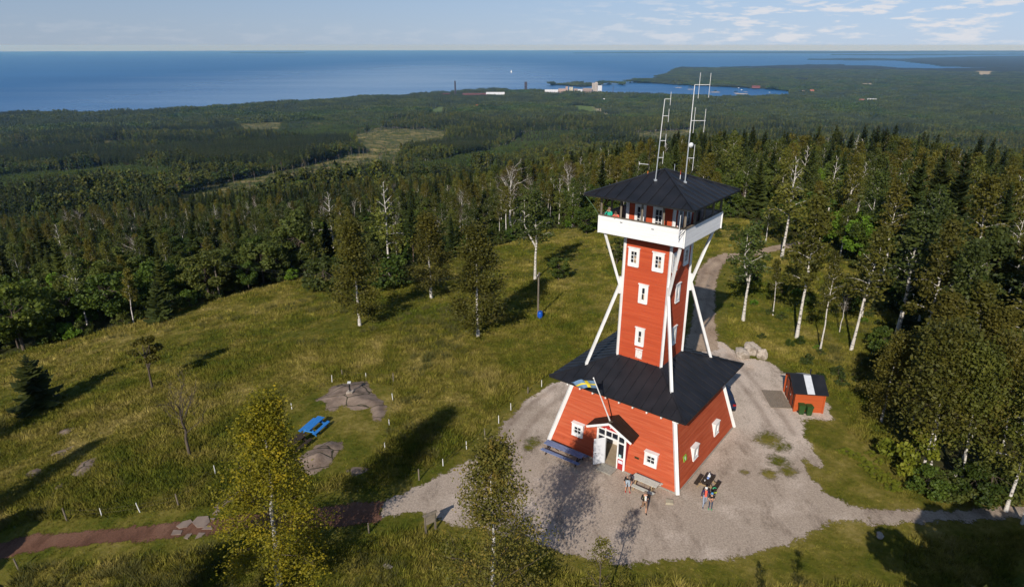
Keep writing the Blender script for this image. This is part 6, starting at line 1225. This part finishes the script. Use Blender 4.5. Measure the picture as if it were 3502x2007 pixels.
az_n = np.arctan2(x-CAM[0], y-CAM[1]); keep &= ~((az_n > .12) & (az_n < .45) & (rho < 150) & (RNG.random(len(x)) < .3))
keep &= np.abs(y-lp[1])+np.abs(x-lp[0]) > 3
for hx, hy, hr in HAND: keep &= np.hypot(x-hx, y-hy) > min(hr, 2.2)
near = near[keep]; x, y = near.T; rho = rho[keep]; kk, hf = species(x, y, rho)
yg = anyin(YOUNG, x, y); CH = []; az_ = np.arctan2(x-CAM[0], y-CAM[1])
for i in range(len(near)):
    rg = RNG.random()
    if yg[i]: CH.append((x[i], y[i], QY[0] if rg < .75 else QY[1], hf[i]*RNG.uniform(.7, 1.3), 4)); continue
    nr = rho[i] < 400
    key = {0: KB if nr else QB, 1: KS if nr else QS, 2: KL if nr else QL, 3: KX if nr else QB}[kk[i]]; key = key[int(rg*len(key))] if not (kk[i] == 3 and nr and az_[i] > .05) else 'x2'
    if kk[i] == 2 and RNG.random() < .05 and nr: key = 'lb'
    CH.append((x[i], y[i], key, hf[i], kk[i]))
# the ones that show largest become trees of their own, up to 280 of each kind
NAMES = {0: ('birch_tree', 'tree'), 1: ('spruce_tree', 'tree'), 2: ('broadleaf_tree', 'tree'), 3: ('bare_birch_tree', 'tree')}
order = sorted(range(len(CH)), key=lambda i: rho[i]/CH[i][3]); cnt = {0: 0, 1: 0, 2: 0, 3: 0}; MAXN = {0: 235, 1: 290, 2: 265, 3: 120}
def wood_label(i, kind):
    px = project(np.array([x[i], y[i], gz(x[i], y[i])]))[0]
    where = next(w for lim, w in ((250, 'near the left picture edge'), (480, 'behind the young spruce'), (700, 'behind the bare utility pole'), (880, 'above the left meadow edge'), (1150, 'behind the three meadow birches'), (1380, 'behind the pole with the barrel'), (1560, 'left of the tower roof'), (1820, 'behind the tower'), (2000, 'beyond the road bend'), (2250, 'in the wood above the shed'), (9999, 'near the right picture edge')) if px < lim)
    size = 'tall' if CH[i][3] > 1.02 else 'middling' if CH[i][3] > .82 else 'low'
    deep = 'at the wood edge' if rho[i] < 115 else 'a little way into the wood' if rho[i] < 165 else 'deep in the wood'
    what = {0: 'green-brown birch', 1: 'pointed spruce', 2: 'round leafy tree', 3: 'bare-topped birch'}[kind]
    lb = '%s %s %s %s' % (size, what, deep, where); return lb.replace('wood in the wood', 'wood'), '%s trees %s %s' % ({0: 'birch', 1: 'spruce', 2: 'leafy', 3: 'bare-topped'}[kind], deep, where)
solo = set()
for i in order:
    X_, Y_, key, s, kind = CH[i]
    if kind == 4 or cnt[kind] >= MAXN[kind]: continue
    px = project(np.array([X_, Y_, gz(X_, Y_)+9]))
    if not (-40 < px[0] < 2580): continue
    cnt[kind] += 1; solo.add(i); lb, gp = wood_label(i, kind); nm, ct = NAMES[kind]; plant(PROTO[key], nm, lb, ct, (X_, Y_, gz(X_, Y_)-.1), s*RNG.uniform(.9, 1.15), s, RNG.uniform(0, 6.28), gp)
for i, c in enumerate(CH):
    if i not in solo: IDX.append(c[:4])
def add_far(r0, r1, sp, wide=1.0):
    p = polar(r0, r1, sp, 44); X_, Y_ = p.T; rr = np.hypot(X_-CAM[0], Y_-CAM[1]); k = is_land(X_, Y_)
    clr = anyin(CLEARED, X_, Y_); yng = anyin(YOUNG, X_, Y_); tl = anyin(TALLST, X_, Y_); dk = anyin(CLOUDSHADE, X_, Y_)
    k &= ~anyin(FIELDS+TANS, X_, Y_)
    for bx, by, br in BUILT: k &= np.hypot(X_-bx, Y_-by) > br
    kind, hf_ = species(X_, Y_, rr); u = RNG.random(len(p)); gap = vnoise(X_+40, Y_+77, 45); pn = vnoise(X_+333, Y_+91, 120)*.65+vnoise(X_, Y_+41, 50)*.35
    for i in np.nonzero(k)[0]:
        if clr[i]:
            if u[i] < .02: IDX.append((X_[i], Y_[i], QP[0], RNG.uniform(.8, 1.15)))
            elif u[i] < .34: IDX.append((X_[i], Y_[i], QY[int(u[i]*50) % 2], RNG.uniform(.2, .75)))
            continue
        if yng[i]: IDX.append((X_[i], Y_[i], QY[0] if u[i] < .75 else QY[1], RNG.uniform(.7, 1.3)*wide)); continue
        if tl[i]: IDX.append((X_[i], Y_[i], QS[int(u[i]*3)], RNG.uniform(1.0, 1.15))); continue
        if dk[i]: IDX.append((X_[i], Y_[i], QS[int(u[i]*2)], RNG.uniform(.85, 1.1)*wide)); continue  # all spruce here, its dark colour standing in for cloud shade
        if gap[i] < .26 and u[i] < .8: continue
        if pn[i] > .69: IDX.append((X_[i], Y_[i], QY[0] if u[i] < .6 else QY[1], RNG.uniform(.6, 1.2)*wide)); continue
        K = {0: QB, 1: QS, 2: QL, 3: QP if u[i] < .5 else QB}[kind[i]]; IDX.append((X_[i], Y_[i], K[int(u[i]*len(K))], hf_[i]*wide))
add_far(560, 1300, 5.3); add_far(1300, 2500, 8.0, 1.12)
p = polar(2500, 9200, 32, 43); X_, Y_ = p.T; k = is_land(X_, Y_) & ~anyin(FIELDS+TANS, X_, Y_); dk = anyin(CLOUDSHADE, X_, Y_); st = vnoise(X_, Y_, 260)*.6+vnoise(X_+10, Y_, 90)*.4
for bx, by, br in BUILT: k &= np.hypot(X_-bx, Y_-by) > br+24
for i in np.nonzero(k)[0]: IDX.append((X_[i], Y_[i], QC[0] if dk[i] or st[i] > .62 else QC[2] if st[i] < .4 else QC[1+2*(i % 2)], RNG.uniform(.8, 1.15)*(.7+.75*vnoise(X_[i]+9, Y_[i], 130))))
for sx, sy, sr in ISLETS[:4]:
    for j in range(3): IDX.append((sx+RNG.uniform(-.5, .5)*sr, sy+RNG.uniform(-.2, .2)*sr, QL[j % 2], RNG.uniform(.7, 1.1)))

def scatter(name, pts, protos, label, cat, zoff=-.15, island=True):
    """one object: the points carry a shape number, a size and a turn; geometry nodes put the shapes on them"""
    keys = sorted({p[2] for p in pts}); ki = {k: i for i, k in enumerate(keys)}; xy = np.array([[p[0], p[1]] for p in pts]); z = np.maximum(land_z(xy[:, 0], xy[:, 1]), LAKE_Z+.5)+zoff
    me = bpy.data.meshes.new(name); me.vertices.add(len(pts)); me.vertices.foreach_set('co', np.c_[xy, z].astype(np.float32).ravel())
    me.attributes.new('shape', 'INT', 'POINT').data.foreach_set('value', np.array([ki[p[2]] for p in pts], np.int32)); me.attributes.new('size', 'FLOAT', 'POINT').data.foreach_set('value', np.array([p[3] for p in pts], np.float32)); me.attributes.new('turn', 'FLOAT', 'POINT').data.foreach_set('value', RNG.uniform(0, 6.28, len(pts)).astype(np.float32))
    o = link(name, me); ng = bpy.data.node_groups.new(name, 'GeometryNodeTree'); ng.interface.new_socket('Geometry', in_out='INPUT', socket_type='NodeSocketGeometry'); ng.interface.new_socket('Geometry', in_out='OUTPUT', socket_type='NodeSocketGeometry'); N, L = ng.nodes, ng.links
    gi = N.new('NodeGroupInput'); go = N.new('NodeGroupOutput'); jn = N.new('GeometryNodeJoinGeometry'); L.new(jn.outputs[0], go.inputs[0])
    def na(n, t): a = N.new('GeometryNodeInputNamedAttribute'); a.data_type = t; a.inputs[0].default_value = n; return a.outputs[0]
    sh, sz, tn = na('shape', 'INT'), na('size', 'FLOAT'), na('turn', 'FLOAT'); cx = N.new('ShaderNodeCombineXYZ'); L.new(tn, cx.inputs[2])
    for k in keys:
        po = bpy.data.objects.new('tree_shape', protos[k].whole if hasattr(protos[k], 'whole') else protos[k]); oi = N.new('GeometryNodeObjectInfo'); oi.inputs[0].default_value = po; oi.inputs['As Instance'].default_value = True
        cp = N.new('FunctionNodeCompare'); cp.data_type = 'INT'; cp.operation = 'EQUAL'; L.new(sh, cp.inputs[2]); cp.inputs[3].default_value = ki[k]
        ip = N.new('GeometryNodeInstanceOnPoints'); L.new(gi.outputs[0], ip.inputs['Points']); L.new(cp.outputs[0], ip.inputs['Selection']); L.new(oi.outputs['Geometry'], ip.inputs['Instance']); L.new(cx.outputs[0], ip.inputs['Rotation']); L.new(sz, ip.inputs['Scale']); L.new(ip.outputs[0], jn.inputs[0])
    md = o.modifiers.new('scatter', 'NODES'); md.node_group = ng; return tag(o, label, cat, kind='stuff')
print('forest points', len(IDX), 'solo', cnt)
scatter('forest', IDX, PROTO, 'mixed spruce and birch forest covering the slopes down to the lake', 'forest')

# ------------------------------------------------------------------ grass, weeds and undergrowth
def grass_mat(name, mul):
    m = bpy.data.materials.new(name); m.use_nodes = True; N, L = nodes(m); b = N['Principled BSDF']; b.inputs['Roughness'].default_value = .8; b.inputs['Specular IOR Level'].default_value = .1
    pos = N.new('ShaderNodeNewGeometry').outputs['Position']; c = meadow_colour(N, L, pos); oi = N.new('ShaderNodeObjectInfo'); hs = N.new('ShaderNodeHueSaturation'); mr = N.new('ShaderNodeMapRange'); mr.inputs[3].default_value = .7*mul; mr.inputs[4].default_value = 1.5*mul; L.new(oi.outputs['Random'], mr.inputs[0]); L.new(mr.outputs[0], hs.inputs['Value']); L.new(c, hs.inputs['Color']); L.new(hs.outputs[0], b.inputs['Base Color']); return m
def tuft(seed, n, h, r, w, m):
    rg = np.random.default_rng(seed); a = rg.uniform(0, 6.28, n); rr = r*np.sqrt(rg.random(n)); c = np.stack([rr*np.cos(a), rr*np.sin(a), np.zeros(n)], 1); f = rg.uniform(0, 6.28, n); s = np.stack([np.cos(f), np.sin(f), np.zeros(n)], 1)*w; hh = h*rg.uniform(.5, 1.2, n)
    tip = c+np.stack([np.cos(a)*.5*hh+rg.normal(size=n)*.15*h, np.sin(a)*.5*hh+rg.normal(size=n)*.15*h, hh], 1); return mesh_np('tuft', np.stack([c-s, c+s, tip], 1).reshape(-1, 3), [np.arange(3*n).reshape(-1, 3)], [m])
g1 = grass_mat('meadow_grass', 1.0); g2 = grass_mat('straw_grass', 1.25)
rush = mat('rushes', (.07, .072, .014), (.12, .11, .026), .4, .8, world_pos=True)
GP = {'a': tuft(1, 34, .36, .42, .035, g1), 'b': tuft(2, 30, .45, .36, .03, g2), 'c': tuft(3, 60, .85, .45, .03, rush), 'd': tuft(4, 30, .36, .4, .04, g1)}
MOWN = [P2([(700,1010),(835,945),(985,955),(975,1000),(955,1110),(880,1170),(760,1190),(700,1100)]), P2([(1985,1040),(2060,1040),(2200,1130),(2240,1270),(2110,1255),(2040,1180)]), P2([(1940,1345),(2070,1290),(2240,1300),(2240,1456),(1700,1460),(1650,1400)])]
WIDE = [YARD, PATHR, PATHL, ROADP]
G = np.concatenate([polar(26, 72, .36, 45), polar(72, 150, .62, 45)]); x, y = G.T; k = inside(MEADOW, x, y)
for p_ in WIDE: k &= ~(edgedist(p_, x, y) > -.02)
for p_ in ROCKS: k &= ~(edgedist(p_, x, y) > .25)
k &= np.hypot(x, y) > 7.5; G = G[k]; x, y = G.T; mown = anyin(MOWN, x, y); edge = np.max([edgedist(p_, x, y) for p_ in WIDE], 0) > -1.4
rs = vnoise(x+5, y+9, 7)*.6+vnoise(x, y, 2.5)*.4; hgt = .6+.8*vnoise(x+31, y+12, 5); GPTS = []
rz1 = np.array(P2([(1150, 960)])[0])
for i in range(len(G)):
    u = RNG.random(); short = mown[i] or edge[i]
    if rs[i] > .7 and not short and u < .16: GPTS.append((x[i], y[i], 'c', RNG.uniform(.4, .8)))
    else: GPTS.append((x[i], y[i], 'abd'[int(u*3)], (.3 if short else .72*hgt[i])*RNG.uniform(.7, 1.3)))
scatter('meadow_grass', GPTS, GP, 'rough green and straw-coloured grass covering the hilltop meadow', 'grass', -.02)
for i, b_ in enumerate(BUSH): PROTO['u%d' % i] = b_
U = polar(60, 190, 2.0, 44); x, y = U.T; n_ = vnoise(x+3, y+70, 6); az = np.arctan2(x-CAM[0], y-CAM[1]); ins = inside(MEADOW, x, y); ed = edgedist(MEADOW, x, y)
k = ((ins & (x > 12) & (y > 8) & (n_ > .5) & (RNG.random(len(U)) < .5)) | ((~ins) & (ed > -14) & (RNG.random(len(U)) < .4)) | ((~ins) & (RNG.random(len(U)) < .18)))
for p_ in WIDE: k &= ~(edgedist(p_, x, y) > -1.6)
k &= ~((np.hypot(x-13.7, y-14.2) < 3)) & ~((x > 11) & (x < 18) & (y > 0) & (y < 9))
UP = [(x[i], y[i], 'u%d' % (0 if RNG.random() < .5 else 1 if RNG.random() < .75 else 2), RNG.uniform(.16, .4) if ins[i] else RNG.uniform(.4, .95)) for i in np.nonzero(k)[0]]
scatter('undergrowth', UP, PROTO, 'low bushes and bracken between the trees at the wood edges', 'undergrowth', -.05)
# ------------------------------------------------------------------ the air
hb = MB(); hb.box((CAM[0], CAM[1]+1000, (-294+33)/2), (86000, 86000, 327)); hm = bpy.data.materials.new('haze'); hm.use_nodes = True; N, L = nodes(hm); N.clear(); ov = N.new('ShaderNodeOutputMaterial'); pv = N.new('ShaderNodeVolumePrincipled')
pv.inputs['Color'].default_value = (.24, .53, 1.0, 1); pv.inputs['Absorption Color'].default_value = (1, 1, 1, 1); pv.inputs['Density'].default_value = 3.4e-5; pv.inputs['Density Attribute'].default_value = ''; pv.inputs['Anisotropy'].default_value = .0; L.new(pv.outputs[0], ov.inputs['Volume'])
tag(hb.build('haze', hm), 'thin blue summer haze over the lake and the far forest', 'haze', kind='stuff')
